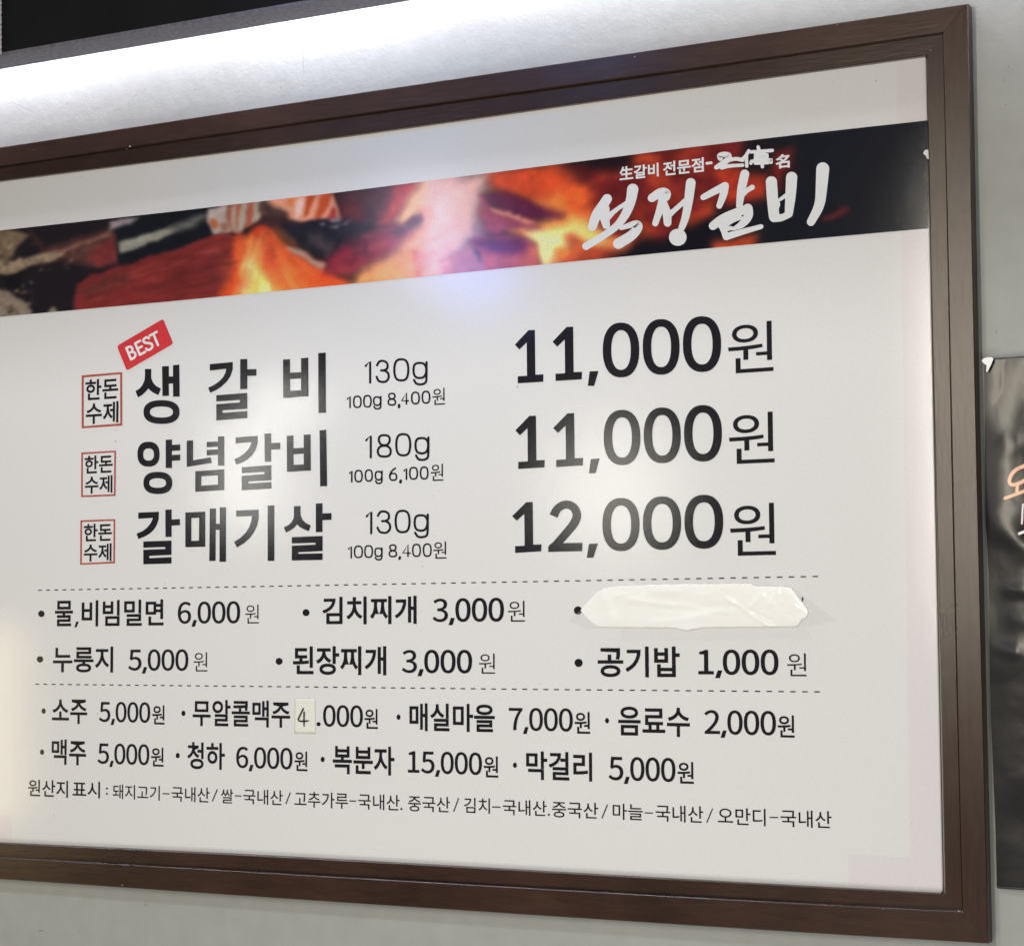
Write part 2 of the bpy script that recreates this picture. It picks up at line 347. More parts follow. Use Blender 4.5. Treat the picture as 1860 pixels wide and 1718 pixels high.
# ------------------------------------------------------------------ banner, painted in plate of fine vertices
BT = [(-330, 461), (0, 419), (310, 385.2), (620, 349.2), (930, 309.5), (1240, 269.8), (1463, 243.5), (1685.5, 219.2)]
BB = [(-330, 604), (0, 575.6), (310, 547.5), (620, 517.6), (930, 486.2), (1240, 455.8), (1463, 435), (1687.5, 415)]
NU, NV = 1150, 112
us = np.linspace(-330, 1686.5, NU); vt = np.interp(us, *zip(*BT)); vb = np.interp(us, *zip(*BB))
for _ in range(60):
    vt[1:-1] = (vt[:-2] + 2 * vt[1:-1] + vt[2:]) / 4; vb[1:-1] = (vb[:-2] + 2 * vb[1:-1] + vb[2:]) / 4
tt = np.linspace(0, 1, NV)
U = np.repeat(us[None, :], NV, 0); V = vt[None, :] * (1 - tt[:, None]) + vb[None, :] * tt[:, None]
def vnoise(u, v, scale, seed, su=1.0, sv=1.0, ang=0.0):
    r = np.random.default_rng(seed); G = r.random((64, 64)); a = math.radians(ang)
    x = (u * math.cos(a) + v * math.sin(a)) / (scale * su) + 1000; y = (-u * math.sin(a) + v * math.cos(a)) / (scale * sv) + 1000
    xi = np.floor(x).astype(int); yi = np.floor(y).astype(int); fx = x - xi; fy = y - yi
    fx = fx * fx * (3 - 2 * fx); fy = fy * fy * (3 - 2 * fy)
    g = lambda i, j: G[(yi + j) % 64, (xi + i) % 64]
    return (g(0, 0) * (1 - fx) + g(1, 0) * fx) * (1 - fy) + (g(0, 1) * (1 - fx) + g(1, 1) * fx) * fy
def fbm(u, v, scale, seed, oct=4, **k):
    s = 0; a = 1; t = 0
    for i in range(oct):
        s = s + a * vnoise(u, v, scale / 2 ** i, seed + i, **k); t += a; a *= .55
    return s / t
WU = U + (fbm(U, V, 30, 11, 3) - .5) * 12; WV = V + (fbm(U, V, 30, 31, 3) - .5) * 12
img = np.zeros((NV, NU, 3)); img[:] = (34, 27, 31)
def sdf(P, u, v):
    P = np.array(P, float); d = np.full(u.shape, 1e9); s = np.ones(u.shape); n = len(P); j = n - 1
    for i in range(n):
        e = P[j] - P[i]; wx = u - P[i, 0]; wy = v - P[i, 1]
        t = np.clip((wx * e[0] + wy * e[1]) / max(e @ e, 1e-9), 0, 1); bx = wx - e[0] * t; by = wy - e[1] * t
        d = np.minimum(d, bx * bx + by * by)
        c1 = v >= P[i, 1]; c2 = v < P[j, 1]; c3 = e[0] * wy > e[1] * wx
        fl = (c1 & c2 & c3) | (~c1 & ~c2 & ~c3); s = np.where(fl, -s, s); j = i
    return s * np.sqrt(d)
def paint(cr, pts, col, soft=3.0, alpha=1.0, tex=0.12, tscale=14, ang=0, su=1, sv=1, seed=1):
    global img
    P = [cr(x, y) for x, y in pts]
    us_ = [p[0] for p in P]; m0 = max(0, int(np.searchsorted(us, min(us_) - 25))); m1 = min(NU, int(np.searchsorted(us, max(us_) + 25)))
    if m1 <= m0: return
    sl = slice(m0, m1)
    d = sdf(P, WU[:, sl], WV[:, sl]); soft_ = soft * (2.0 if soft >= 4 else 1.25); a = np.clip(.5 - d / (2 * soft_), 0, 1); a = (a * a * (3 - 2 * a) * alpha)[..., None]
    nz = (fbm(U[:, sl], V[:, sl], tscale, seed * 7 + 3, ang=ang, su=su, sv=sv) - .5)[..., None]
    c = np.array(col, float)[None, None] * (1 + nz * tex * 1.9)
    img[:, sl] = img[:, sl] * (1 - a) + c * a
cA, cB, cC, cD, cE, cF = crop(0, 330, 6.2), crop(260, 300, 6.2), crop(520, 270, 6.2), crop(780, 240, 6.2), crop(1040, 220, 6.2), crop(1300, 180, 4.65)
# stones and charcoal
paint(cA, [(-2100, 500), (200, 550), (330, 600), (230, 720), (130, 850), (-2100, 1500)], (118, 100, 78), 3, tex=.3, tscale=9, seed=2)
paint(cA, [(350, 560), (480, 760), (700, 680), (1200, 540), (1300, 560), (1310, 900), (1000, 960), (750, 900), (560, 900), (480, 800)], (88, 54, 50), 5, tex=.3, tscale=12, seed=3, ang=-15, su=2, sv=.7)
paint(cA, [(-200, 900), (250, 870), (500, 800), (700, 760), (740, 840), (560, 900), (330, 950), (150, 1040), (60, 1060), (-200, 1000)], (150, 130, 105), 2.5, tex=.35, tscale=7, seed=4)
paint(cA, [(600, 780), (1250, 560), (1260, 600), (900, 720), (640, 820)], (125, 90, 75), 2.5, tex=.3, tscale=8, seed=5)
paint(cA, [(1080, 760), (1250, 640), (1320, 680), (1300, 950), (1100, 950), (1000, 880)], (120, 50, 50), 4, tex=.25, tscale=9, seed=6)
paint(cA, [(-200, 1150), (100, 1230), (260, 1330), (340, 1430), (330, 1500), (-200, 1560)], (136, 121, 106), 2.5, tex=.3, tscale=8, seed=7)
paint(cA, [(530, 1480), (600, 1390), (650, 1470)], (150, 140, 115), 2)
paint(cA, [(230, 1150), (260, 1150), (250, 1190)], (120, 120, 120), 1.5)
paint(cA, [(330, 1110), (370, 1120), (350, 1150)], (110, 110, 110), 1.5)
paint(cA, [(30, 1100), (250, 1000), (230, 1180), (90, 1210)], (24, 20, 22), 3)
# red meat
paint(cB, [(-820, 1760), (-740, 1350), (-550, 1230), (-200, 1140), (0, 1060), (300, 960), (600, 870), (800, 790), (960, 770), (1050, 850), (1080, 1100), (1000, 1300), (860, 1480), (0, 1620)], (126, 46, 43), 3, tex=.22, tscale=12, ang=-14, su=4, sv=.5, seed=8)
paint(cB, [(-700, 1400), (-200, 1200), (-150, 1290), (-600, 1480)], (80, 45, 42), 7, .8, tex=.2, ang=-14, su=4, sv=.5, seed=9)
paint(cB, [(700, 960), (820, 930), (860, 1010), (700, 1010)], (150, 70, 65), 5, .7)
paint(cB, [(600, 1080), (850, 1100), (850, 1400), (700, 1300)], (95, 35, 42), 8, .6, tex=.2)
# black bar with grey streak
paint(cB, [(-300, 620), (60, 530), (740, 470), (780, 760), (560, 880), (300, 960), (0, 1040), (-300, 1120)], (24, 26, 31), 2.5, tex=.15)
paint(cA, [(1220, 450), (1430, 410), (1560, 390), (1500, 460), (1380, 500), (1240, 550)], (150, 136, 140), 3, tex=.2)
paint(cB, [(-280, 860), (0, 780), (340, 690), (420, 720), (280, 800), (0, 915), (-270, 990)], (150, 146, 132), 3, tex=.18, tscale=6)
paint(cB, [(300, 700), (720, 550), (740, 600), (560, 710), (380, 745)], (98, 95, 88), 4, tex=.2)
# striped meat
paint(cB, [(740, 480), (960, 440), (970, 640), (1000, 760), (800, 780), (740, 640)], (180, 162, 152), 2, tex=.15, tscale=8)
paint(cB, [(970, 430), (1400, 390), (1340, 640), (1170, 690), (1100, 790), (990, 760), (960, 600)], (158, 86, 68), 2, tex=.2, su=.5, sv=3)
for q in ([(1100, 430), (1170, 430), (1140, 740), (1080, 750)], [(1260, 410), (1320, 405), (1330, 640), (1230, 640)], [(1010, 470), (1050, 450), (1060, 770), (1000, 720)]):
    paint(cB, q, (168, 156, 136), 2, tex=.12, su=.5, sv=3)
paint(cB, [(760, 600), (830, 600), (845, 660), (820, 740), (780, 690)], (182, 95, 60), 2)
paint(cB, [(870, 660), (970, 640), (960, 740), (880, 760)], (150, 105, 85), 3)
paint(cC, [(-240, 660), (-220, 570), (0, 530), (540, 480), (580, 640), (640, 790), (400, 800), (60, 850), (-60, 830), (-200, 760), (-260, 770)], (225, 152, 122), 2, tex=.12, su=.6, sv=2, ang=20)
for q, c in (([(240, 520), (340, 510), (230, 760), (190, 760)], (190, 75, 40)), ([(400, 500), (540, 490), (500, 590), (370, 800), (320, 790), (360, 640)], (195, 82, 45)), ([(520, 640), (570, 690), (570, 785), (440, 790)], (168, 62, 55)), ([(20, 560), (110, 545), (80, 640), (30, 620)], (205, 115, 70))):
    paint(cC, q, c, 2.2, tex=.15)
paint(cC, [(140, 560), (210, 550), (170, 720), (110, 800), (100, 700)], (232, 190, 175), 3, tex=.1)
# fire
paint(cB, [(840, 1480), (1000, 1150), (1040, 820), (1180, 780), (1350, 620), (1550, 900), (1860, 1100), (2300, 1300), (2500, 1560), (900, 1560)], (205, 66, 36), 4, tex=.2, tscale=14, su=.6, sv=2.5, seed=12)
paint(cB, [(1040, 830), (1140, 800), (1100, 1000), (1080, 1180), (1030, 1100)], (225, 95, 50), 5, .8)
paint(cB, [(1130, 1000), (1160, 850), (1240, 800), (1300, 900), (1300, 1150), (1480, 1400), (1700, 1560), (1000, 1560), (1100, 1300), (1080, 1200)], (236, 160, 85), 6, tex=.15, su=.5, sv=2)
paint(cB, [(1110, 1160), (1220, 1020), (1300, 1180), (1480, 1420), (1420, 1560), (1200, 1560), (1280, 1330), (1200, 1200)], (238, 226, 150), 4, tex=.1)
paint(cB, [(1150, 1180), (1200, 1240), (1180, 1420), (1080, 1430)], (228, 165, 120), 4, tex=.1)
paint(cB, [(1330, 640), (1420, 640), (1480, 1000), (1560, 1320), (1440, 1200), (1330, 950)], (160, 45, 38), 5, .75, tex=.25, su=.5, sv=3)
paint(cC, [(-300, 560), (-160, 620), (0, 720), (60, 950), (160, 1120), (-40, 1000), (-300, 700)], (75, 54, 50), 4, tex=.25)
paint(cB, [(1150, 720), (1300, 630), (1350, 560), (1480, 590), (1860, 640), (1900, 760), (1500, 720), (1330, 670)], (60, 40, 42), 3, tex=.2)
# flames and pulled fibres fanning from the tongs
rr_ = random.Random(5)
for k in range(46):
    a0 = rr_.uniform(-0.55, 0.95); L_ = rr_.uniform(500, 900); w_ = rr_.uniform(.010, .04); c_ = rr_.choice([(235, 120, 55), (150, 38, 30), (220, 85, 40), (245, 175, 95), (170, 50, 36), (120, 34, 34)])
    o_ = (1350 + rr_.uniform(-60, 60), 640 + rr_.uniform(0, 120))
    paint(cB, [(o_[0] + 90 * math.sin(a0), o_[1] + 90 * math.cos(a0)), (o_[0] + L_ * math.sin(a0 - w_), o_[1] + L_ * math.cos(a0 - w_)), (o_[0] + L_ * math.sin(a0 + w_), o_[1] + L_ * math.cos(a0 + w_))], c_, 4.5, .36, tex=.1)
for k in range(44):
    x_ = rr_.uniform(-650, 850); y_ = 1480 - x_ * .12 - rr_.uniform(0, 460) * min(1, (x_ + 900) / 900); l_ = rr_.uniform(120, 420); t__ = rr_.uniform(6, 18)
    y_ = max(y_, 1090 - x_ * .25)
    paint(cB, [(x_, y_), (x_ + l_, y_ - l_ * rr_.uniform(.18, .34)), (x_ + l_ * .6, y_ - l_ * .14 + t__)], rr_.choice([(168, 74, 64), (92, 34, 36), (150, 60, 50), (76, 30, 32)]), 2.6, .55, tex=.1)
for k in range(60):
    x_ = rr_.uniform(-100, 900); y_ = rr_.choice([rr_.uniform(560, 900), rr_.uniform(820, 1000), rr_.uniform(1200, 1480)]); 
    if y_ > 1100 and x_ > 330: continue
    if y_ < 1100 and x_ > 250 and y_ < 760: y_ += 60
    q_ = rr_.uniform(12, 42)
    paint(cA, [(x_, y_), (x_ + q_ * 1.4, y_ - q_ * .6), (x_ + q_ * 1.7, y_ + q_ * .4), (x_ + q_ * .5, y_ + q_ * .8)], rr_.choice([(176, 158, 128), (60, 46, 42), (128, 104, 84), (40, 32, 32), (150, 128, 104)]), 1.8, .7, tex=.2)
# dark rock
paint(cC, [(-80, 840), (100, 850), (400, 790), (780, 780), (1060, 820), (1130, 900), (990, 960), (720, 1080), (520, 1210), (420, 1240), (180, 1130), (60, 960)], (34, 32, 42), 3, tex=.25, tscale=16, seed=13)
paint(cC, [(250, 980), (380, 970), (420, 1050), (520, 1040), (530, 1130), (440, 1210), (380, 1120), (260, 1050)], (88, 74, 76), 5, .7, tex=.25)
for q in ([(480, 790), (640, 780), (600, 830), (500, 820)], [(470, 880), (600, 850), (560, 890)], [(620, 850), (760, 810), (700, 850)], [(370, 850), (440, 840), (410, 885)]):
    paint(cC, q, (150, 145, 150), 1.8, .8)
paint(cC, [(0, 1090), (160, 1130), (300, 1230), (440, 1310), (400, 1370), (260, 1290), (120, 1200), (0, 1130)], (168, 128, 118), 3, tex=.15)
# magenta embers
paint(cC, [(540, 1160), (740, 1060), (1000, 950), (1170, 900), (1450, 920), (1300, 1060), (1100, 1240), (760, 1400), (430, 1420), (440, 1260)], (128, 38, 56), 6, tex=.22, seed=14)
paint(cC, [(700, 1000), (980, 960), (980, 1010), (880, 1120), (680, 1130)], (62, 30, 45), 5, .8, tex=.25)
paint(cC, [(560, 470), (1320, 370), (1200, 560), (1090, 840), (800, 800), (640, 780)], (66, 36, 42), 6, tex=.3, seed=15)
paint(cC, [(640, 650), (800, 640), (840, 800), (650, 780)], (120, 40, 45), 7, .7)
paint(cC, [(1230, 380), (1560, 340), (1400, 620), (1180, 870), (1050, 840), (1160, 620)], (165, 52, 46), 7, tex=.2)
paint(cC, [(1540, 340), (1640, 330), (1640, 640), (1450, 760), (1290, 880), (1240, 820), (1360, 640)], (226, 172, 112), 6, tex=.12)
paint(cC, [(700, 1560), (860, 1380), (1100, 1250), (1250, 1080), (1430, 940), (1500, 860), (1900, 780), (1900, 1560)], (212, 140, 92), 7, tex=.15, seed=16)
paint(cC, [(1620, 330), (1900, 280), (1900, 860), (1650, 850)], (214, 170, 156), 10, tex=.08)  # lamp glare on the board painted into the print colour
paint(cC, [(1620, 640), (1660, 820), (1530, 850), (1500, 690)], (212, 128, 88), 4)
paint(cC, [(1290, 870), (1420, 780), (1520, 740), (1530, 800), (1460, 860)], (62, 28, 42), 2.5)
paint(cC, [(1120, 880), (1340, 905), (1330, 960), (1230, 1005), (1150, 940)], (60, 32, 52), 3)
paint(cC, [(1400, 1150), (1560, 1170), (1730, 1250), (1730, 1440), (1450, 1460)], (200, 100, 82), 3)
# lamp glare painted in as a pale patch, then right glow and rocks
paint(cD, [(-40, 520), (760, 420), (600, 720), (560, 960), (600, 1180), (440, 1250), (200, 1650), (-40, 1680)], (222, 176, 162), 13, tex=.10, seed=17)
paint(cD, [(680, 440), (1520, 330), (1900, 640), (1900, 1000), (1450, 900), (940, 720), (720, 640)], (190, 70, 42), 8, tex=.18, seed=18)
paint(cD, [(1440, 330), (1900, 270), (1900, 660), (1700, 600), (1560, 440)], (60, 28, 32), 9, tex=.2)
paint(cD, [(1180, 790), (1450, 690), (1560, 760), (1540, 830), (1650, 900), (1400, 900)], (218, 128, 62), 8, tex=.15)
paint(cD, [(1650, 850), (1700, 840), (1750, 860), (1700, 880)], (110, 35, 30), 4, .8)
paint(cD, [(820, 1090), (1300, 1000), (1600, 930), (1900, 930), (1900, 1190), (1300, 1210), (1000, 1200)], (222, 138, 72), 7, tex=.12)
paint(cD, [(1080, 1110), (1400, 1120), (1700, 1060), (1900, 1160), (1900, 1300), (1790, 1220), (1500, 1150), (1560, 1290), (1430, 1380), (1350, 1520), (1250, 1520), (1210, 1280)], (240, 222, 155), 5, tex=.08)
paint(cD, [(560, 740), (700, 840), (900, 900), (1180, 1010), (1240, 1090), (900, 1100), (760, 1180), (640, 1130), (580, 950)], (150, 66, 82), 5, tex=.2)
paint(cD, [(570, 720), (700, 705), (790, 685), (880, 690), (1200, 820), (1500, 900), (1520, 950), (1240, 1000), (940, 930), (760, 850), (640, 780)], (84, 28, 58), 4.5, tex=.18)
paint(cD, [(680, 830), (780, 860), (900, 890), (930, 930), (1020, 940), (1030, 975), (1190, 1010), (1100, 1035), (920, 960), (700, 880)], (216, 140, 112), 2.5, .9)
paint(cD, [(500, 1060), (600, 1040), (620, 1130), (500, 1120)], (140, 110, 120), 4, .7)
paint(cD, [(440, 1250), (520, 1185), (800, 1175), (1050, 1180), (1200, 1270), (1260, 1520), (600, 1600), (560, 1380)], (180, 84, 70), 3, tex=.15)
paint(cD, [(440, 1250), (520, 1190), (1050, 1185), (1150, 1270), (1080, 1370), (800, 1380), (560, 1330)], (96, 34, 66), 6, tex=.2)
paint(cD, [(290, 1350), (440, 1270), (600, 1500), (650, 1620), (150, 1640), (130, 1450)], (186, 112, 108), 4, .9)
paint(cD, [(1390, 1300), (1540, 1280), (1640, 1400), (1500, 1480), (1450, 1400)], (170, 80, 42), 3, tex=.15)
paint(cD, [(1350, 1410), (1440, 1400), (1500, 1500), (1390, 1500)], (190, 110, 75), 3)
for k in range(26):
    x_ = rr_.uniform(1350, 1850); y_ = 940 + rr_.uniform(-60, 520); l_ = rr_.uniform(60, 240)
    paint(cC, [(x_, y_), (x_ + l_, y_ - l_ * .4), (x_ + l_ * .8, y_ - l_ * .2)], rr_.choice([(232, 190, 170), (205, 140, 120), (222, 170, 140)]), 4, .6, tex=.05)
for k in range(30):
    x_ = rr_.uniform(560, 1250); y_ = 1380 - (x_ - 560) * .55 + rr_.uniform(-220, 60); l_ = rr_.uniform(60, 200)
    paint(cC, [(x_, y_), (x_ + l_, y_ - l_ * .4), (x_ + l_ * .7, y_ - l_ * .1)], rr_.choice([(160, 50, 70), (70, 28, 48), (176, 70, 60), (96, 32, 56)]), 4, .6, tex=.05)
# right part under the lettering
paint(cE, [(180, 700), (0, 480), (700, 330), (1900, 180), (1900, 1500), (300, 1640), (330, 1300), (200, 1000)], (112, 34, 34), 9, tex=.35, tscale=26, seed=19)
paint(cE, [(-40, 440), (690, 350), (660, 500), (420, 560), (200, 560)], (28, 20, 26), 7)
paint(cE, [(-20, 740), (120, 790), (220, 880), (180, 1000), (60, 1120), (-20, 1140)], (196, 82, 42), 9, tex=.2)
paint(cE, [(-20, 1080), (170, 1180), (430, 1290), (640, 1380), (600, 1440), (460, 1430), (200, 1400), (-20, 1270)], (238, 186, 108), 7, tex=.1)
paint(cD, [(1500, 1160), (1600, 1140), (1760, 1220), (1960, 1330), (2300, 1460), (1900, 1480), (1480, 1500), (1620, 1330)], (130, 40, 34), 3, tex=.2)
for q in ([(690, 420), (820, 370), (950, 390), (980, 480), (850, 490)], [(900, 620), (1080, 610), (1060, 740), (920, 720)], [(740, 1060), (880, 1180), (930, 1250), (900, 1320), (790, 1320)], [(1320, 1110), (1560, 960), (1550, 1060), (1300, 1180)], [(400, 1350), (660, 1340), (640, 1420), (500, 1460)]):
    paint(cE, q, (192, 76, 42), 7, .9, tex=.2)
paint(cE, [(420, 820), (700, 760), (900, 900), (880, 1060), (600, 1080)], (92, 28, 32), 12, .8, tex=.3)
paint(cE, [(1180, 500), (1500, 560), (1450, 1000), (1150, 800)], (84, 26, 32), 12, .7, tex=.3)
paint(cE, [(260, 1640), (560, 1470), (760, 1340), (1050, 1310), (1300, 1180), (1560, 1080), (1950, 980), (1950, 1600)], (25, 22, 29), 6)
paint(cF, [(20, 600), (200, 620), (430, 640), (450, 870), (120, 870), (60, 720)], (158, 48, 36), 7, .9, tex=.25)
paint(cF, [(200, 640), (420, 660), (400, 760), (240, 700)], (185, 62, 40), 6, .8, tex=.2)
paint(cF, [(420, 320), (1900, 120), (1900, 1150), (0, 1330), (0, 900), (180, 900), (430, 870), (640, 760), (740, 620), (650, 440)], (28, 29, 36), 7, tex=.1, tscale=40)
paint(cF, [(490, 450), (640, 440), (630, 580), (560, 640), (540, 780), (500, 700)], (150, 42, 38), 6, .9, tex=.2)
paint(cF, [(-20, 1200), (200, 1180), (350, 1150), (330, 1260), (-20, 1320)], (190, 72, 42), 5, tex=.15)
paint(cF, [(890, 990), (1010, 950), (1110, 920), (1125, 940), (1060, 985), (900, 1020)], (122, 40, 42), 4, .9)
ve = (fbm(U, V, 46, 501, 3, ang=-25, su=1.5, sv=.7)); ve = np.clip(1 - abs(ve - .5) * 9, 0, 1)[..., None] * np.clip((U - 985) / 60, 0, 1)[..., None] * np.clip((1440 - U) / 90, 0, 1)[..., None]
warm = np.clip((img[..., :1] - img[..., 2:]) / 90, 0, 1)
img = img + ve * warm * np.array([62, 26, 6])
i0, i1 = np.searchsorted(us, 985), np.searchsorted(us, 1470)
for _ in range(14):
    B_ = img[:, i0:i1]; B_[:, 1:-1] = (B_[:, :-2] + 2 * B_[:, 1:-1] + B_[:, 2:]) / 4; B_[1:-1] = (B_[:-2] + 2 * B_[1:-1] + B_[2:]) / 4
for gu, gv, ru, rv, gc in ((485, 520, 62, 60, (95, 72, 34)), (590, 530, 90, 34, (50, 26, 8)), (775, 400, 80, 120, (34, 24, 34)), (700, 500, 80, 30, (34, 22, 6)), (1030, 445, 60, 42, (70, 56, 26)), (960, 330, 90, 50, (24, 8, 0))):  # printed fire glows; the lavender one paints in lamp glare
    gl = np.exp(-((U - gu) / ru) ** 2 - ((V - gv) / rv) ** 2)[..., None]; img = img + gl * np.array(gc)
for _ in range(3):
    img[:, 1:-1] = (img[:, :-2] + 2 * img[:, 1:-1] + img[:, 2:]) / 4; img[1:-1] = (img[:-2] + 2 * img[1:-1] + img[2:]) / 4
lum = img.mean(2, keepdims=True) / 255
det = (fbm(U, V, 9, 401, 4) - .5)[..., None] * .22 + (fbm(U, V, 34, 431, 3, ang=-12, su=1.6, sv=.6) - .5)[..., None] * .3
img = img * (1 + det * np.clip(.25 + lum, 0, .5) * np.clip(1.6 - 1.6 * lum, .25, 1))
img[:, 1:-1] = (img[:, :-2] + 2 * img[:, 1:-1] + img[:, 2:]) / 4; img[1:-1] = (img[:-2] + 2 * img[1:-1] + img[2:]) / 4
img = np.clip(img, 4, 250) / 255.0
lin = np.where(img <= 0.04045, img / 12.92, ((img + 0.055) / 1.055) ** 2.4)
lin = np.clip(lin * 1.10 - 0.005, 0.002, 0.9)
verts = np.zeros((NV * NU, 3), np.float32)
d = np.stack([(U.ravel() - W / 2) / F, np.ones(NU * NV), -(V.ravel() - H / 2) / F], 0)
D = M3 @ d; T = (0 - CAM[1]) / D[1]; P3 = (CAM[:, None] + D * T).T
P3[:, 1] = -0.0002
me = bpy.data.meshes.new("fire_banner")
idx = np.arange(NU * NV).reshape(NV, NU)
quads = np.stack([idx[:-1, :-1], idx[1:, :-1], idx[1:, 1:], idx[:-1, 1:]], -1).reshape(-1, 4)
me.vertices.add(NU * NV); me.vertices.foreach_set("co", P3.astype(np.float32).ravel())
me.loops.add(quads.size); me.loops.foreach_set("vertex_index", quads.ravel().astype(np.int32))
me.polygons.add(len(quads)); me.polygons.foreach_set("loop_start", np.arange(0, quads.size, 4, dtype=np.int32))
me.update(calc_edges=True); me.validate()
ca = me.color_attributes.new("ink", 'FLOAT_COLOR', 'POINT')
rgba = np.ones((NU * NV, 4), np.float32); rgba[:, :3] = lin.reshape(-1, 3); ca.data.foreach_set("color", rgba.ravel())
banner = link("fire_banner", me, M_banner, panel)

# ------------------------------------------------------------------ lettering engines
GLY = json.loads('''{"0":[[[48,-5,97,-5,146,-5],[177,40,177,129,177,218],[146,261,97,261,48,261],[18,218,18,129,18,40]],[[126,21,97,21,68,21],[48,54,48,129,48,204],[68,236,97,236,126,236],[146,204,146,129,146,54]]],"1":[[[31,9,31,0,78,0],[125,0,172,0,172,9],[172,18,172,27,154,27],[137,27,120,27,120,103],[120,180,120,257,112,257],[104,257,96,257,82,249],[65,243,42,238,42,232],[42,225,42,218,58,218],[73,218,88,218,88,154],[88,90,88,27,69,27],[50,27,31,27,31,18]]],"2":[[[15,6,15,0,69,0],[123,0,177,0,177,9],[177,18,177,28,153,28],[129,28,106,28,93,28],[77,26,64,25,124,82],[165,134,165,186,165,231],[136,261,90,261,57,261],[35,246,14,224,20,218],[26,212,33,206,47,223],[65,235,86,235,118,235],[133,214,133,185,133,140],[96,89,15,19,15,13]]],"3":[[[52,-5,92,-5,138,-5],[175,23,175,69,175,104],[151,126,120,134,120,134],[120,135,120,136,148,145],[166,166,166,197,166,238],[134,261,91,261,62,261],[39,248,20,231,25,224],[31,217,37,210,51,225],[69,235,90,235,117,235],[133,219,133,195,133,167],[116,146,62,146,62,137],[62,129,62,121,122,121],[142,101,142,70,142,40],[121,22,90,22,61,22],[42,36,27,51,21,45],[16,38,10,31,27,12]]],"4":[[[119,24,119,0,129,0],[139,0,149,0,149,24],[149,47,149,71,161,71],[172,71,183,71,183,79],[183,88,183,96,172,96],[161,96,149,96,149,150],[149,203,149,257,137,257],[126,257,114,257,78,202],[43,147,7,92,7,85],[7,78,7,71,44,71],[82,71,119,71,119,47]],[[119,123,119,96,93,96],[67,96,40,96,60,125],[79,155,99,184,106,196],[113,209,119,222,120,222],[120,222,121,222,120,209],[119,188,119,175,119,149]]],"5":[[[51,-5,92,-5,135,-5],[176,27,176,83,176,140],[141,165,98,165,83,165],[71,161,60,155,62,180],[64,205,67,229,99,229],[131,229,163,229,163,238],[163,248,163,257,122,257],[80,257,39,257,36,217],[33,177,30,137,36,133],[42,130,47,126,62,136],[73,141,90,141,122,141],[143,119,143,83,143,45],[119,22,89,22,59,22],[40,36,26,50,20,43],[15,36,9,29,27,12]]],"6":[[[56,-5,105,-5,145,-5],[179,29,179,79,179,133],[151,159,108,159,88,159],[65,148,50,129,51,208],[80,235,116,235,131,235],[147,227,157,215,163,222],[169,228,175,235,160,250],[141,261,114,261,65,261],[20,223,20,123,20,38]],[[54,50,50,103,67,127],[87,136,103,136,134,136],[149,113,149,79,149,44],[130,21,105,21,73,21]]],"7":[[[74,97,69,0,80,0],[92,0,103,0,107,100],[118,160,178,237,178,244],[178,250,178,257,124,257],[71,257,17,257,17,248],[17,238,17,229,59,229],[100,229,142,229,91,159]]],"8":[[[50,-5,98,-5,146,-5],[178,25,178,62,178,97],[158,116,135,129,135,130],[135,130,135,131,150,143],[169,166,169,193,169,232],[143,261,99,261,59,261],[28,234,28,195,28,168],[44,149,63,136,63,136],[63,135,63,135,40,122],[16,98,16,64,16,24]],[[133,155,116,139,85,151],[57,165,57,195,57,220],[75,237,98,237,126,237],[142,217,142,191,142,172]],[[128,19,98,19,68,19],[44,39,44,67,44,91],[59,111,80,125,116,110],[148,97,148,63,148,37]]],"9":[[[54,-5,82,-5,130,-5],[175,35,175,139,175,221],[138,261,89,261,49,261],[15,228,15,178,15,125],[43,97,86,97,107,97],[130,110,145,129,143,49],[114,22,81,22,64,22],[49,29,38,42,32,35],[26,28,20,22,35,7]],[[141,208,145,155,128,131],[109,121,91,121,61,121],[46,144,46,178,46,213],[64,236,89,236,122,236]]],"B":[[[35,86,35,0,63,0],[90,0,117,0,174,0],[214,25,214,75,214,110],[193,131,162,137,162,137],[162,138,162,138,186,146],[200,168,200,194,200,239],[163,257,111,257,86,257],[61,257,35,257,35,171]],[[80,148,68,148,68,176],[68,203,68,231,81,231],[94,231,107,231,147,231],[168,220,168,190,168,164],[150,148,106,148,93,148]],[[83,26,68,26,68,58],[68,90,68,123,83,123],[97,123,112,123,158,123],[182,108,182,76,182,42],[157,26,112,26,97,26]]],"E":[[[35,86,35,0,86,0],[136,0,187,0,187,9],[187,18,187,28,147,28],[107,28,68,28,68,59],[68,90,68,121,100,121],[132,121,165,121,165,130],[165,140,165,149,132,149],[100,149,68,149,68,176],[68,202,68,229,106,229],[145,229,183,229,183,238],[183,248,183,257,134,257],[85,257,35,257,35,171]]],"S":[[[70,-5,106,-5,160,-5],[194,28,194,68,194,106],[171,124,141,137,129,142],[116,147,104,153,84,161],[62,171,62,196,62,218],[81,233,110,233,133,233],[152,224,168,209,174,216],[179,223,185,230,167,248],[140,261,110,261,63,261],[29,233,29,193,29,156],[57,138,81,127,93,122],[105,117,118,111,142,100],[161,92,161,65,161,41],[141,24,107,24,80,24],[54,36,36,56,30,48],[23,41,17,33,39,10]]],"T":[[[89,76,89,0,99,0],[110,0,121,0,121,76],[121,153,121,229,147,229],[173,229,199,229,199,238],[199,248,199,257,136,257],[74,257,11,257,11,248],[11,238,11,229,37,229],[63,229,89,229,89,153]]]}''')
GSC = 1.0 / 261.0
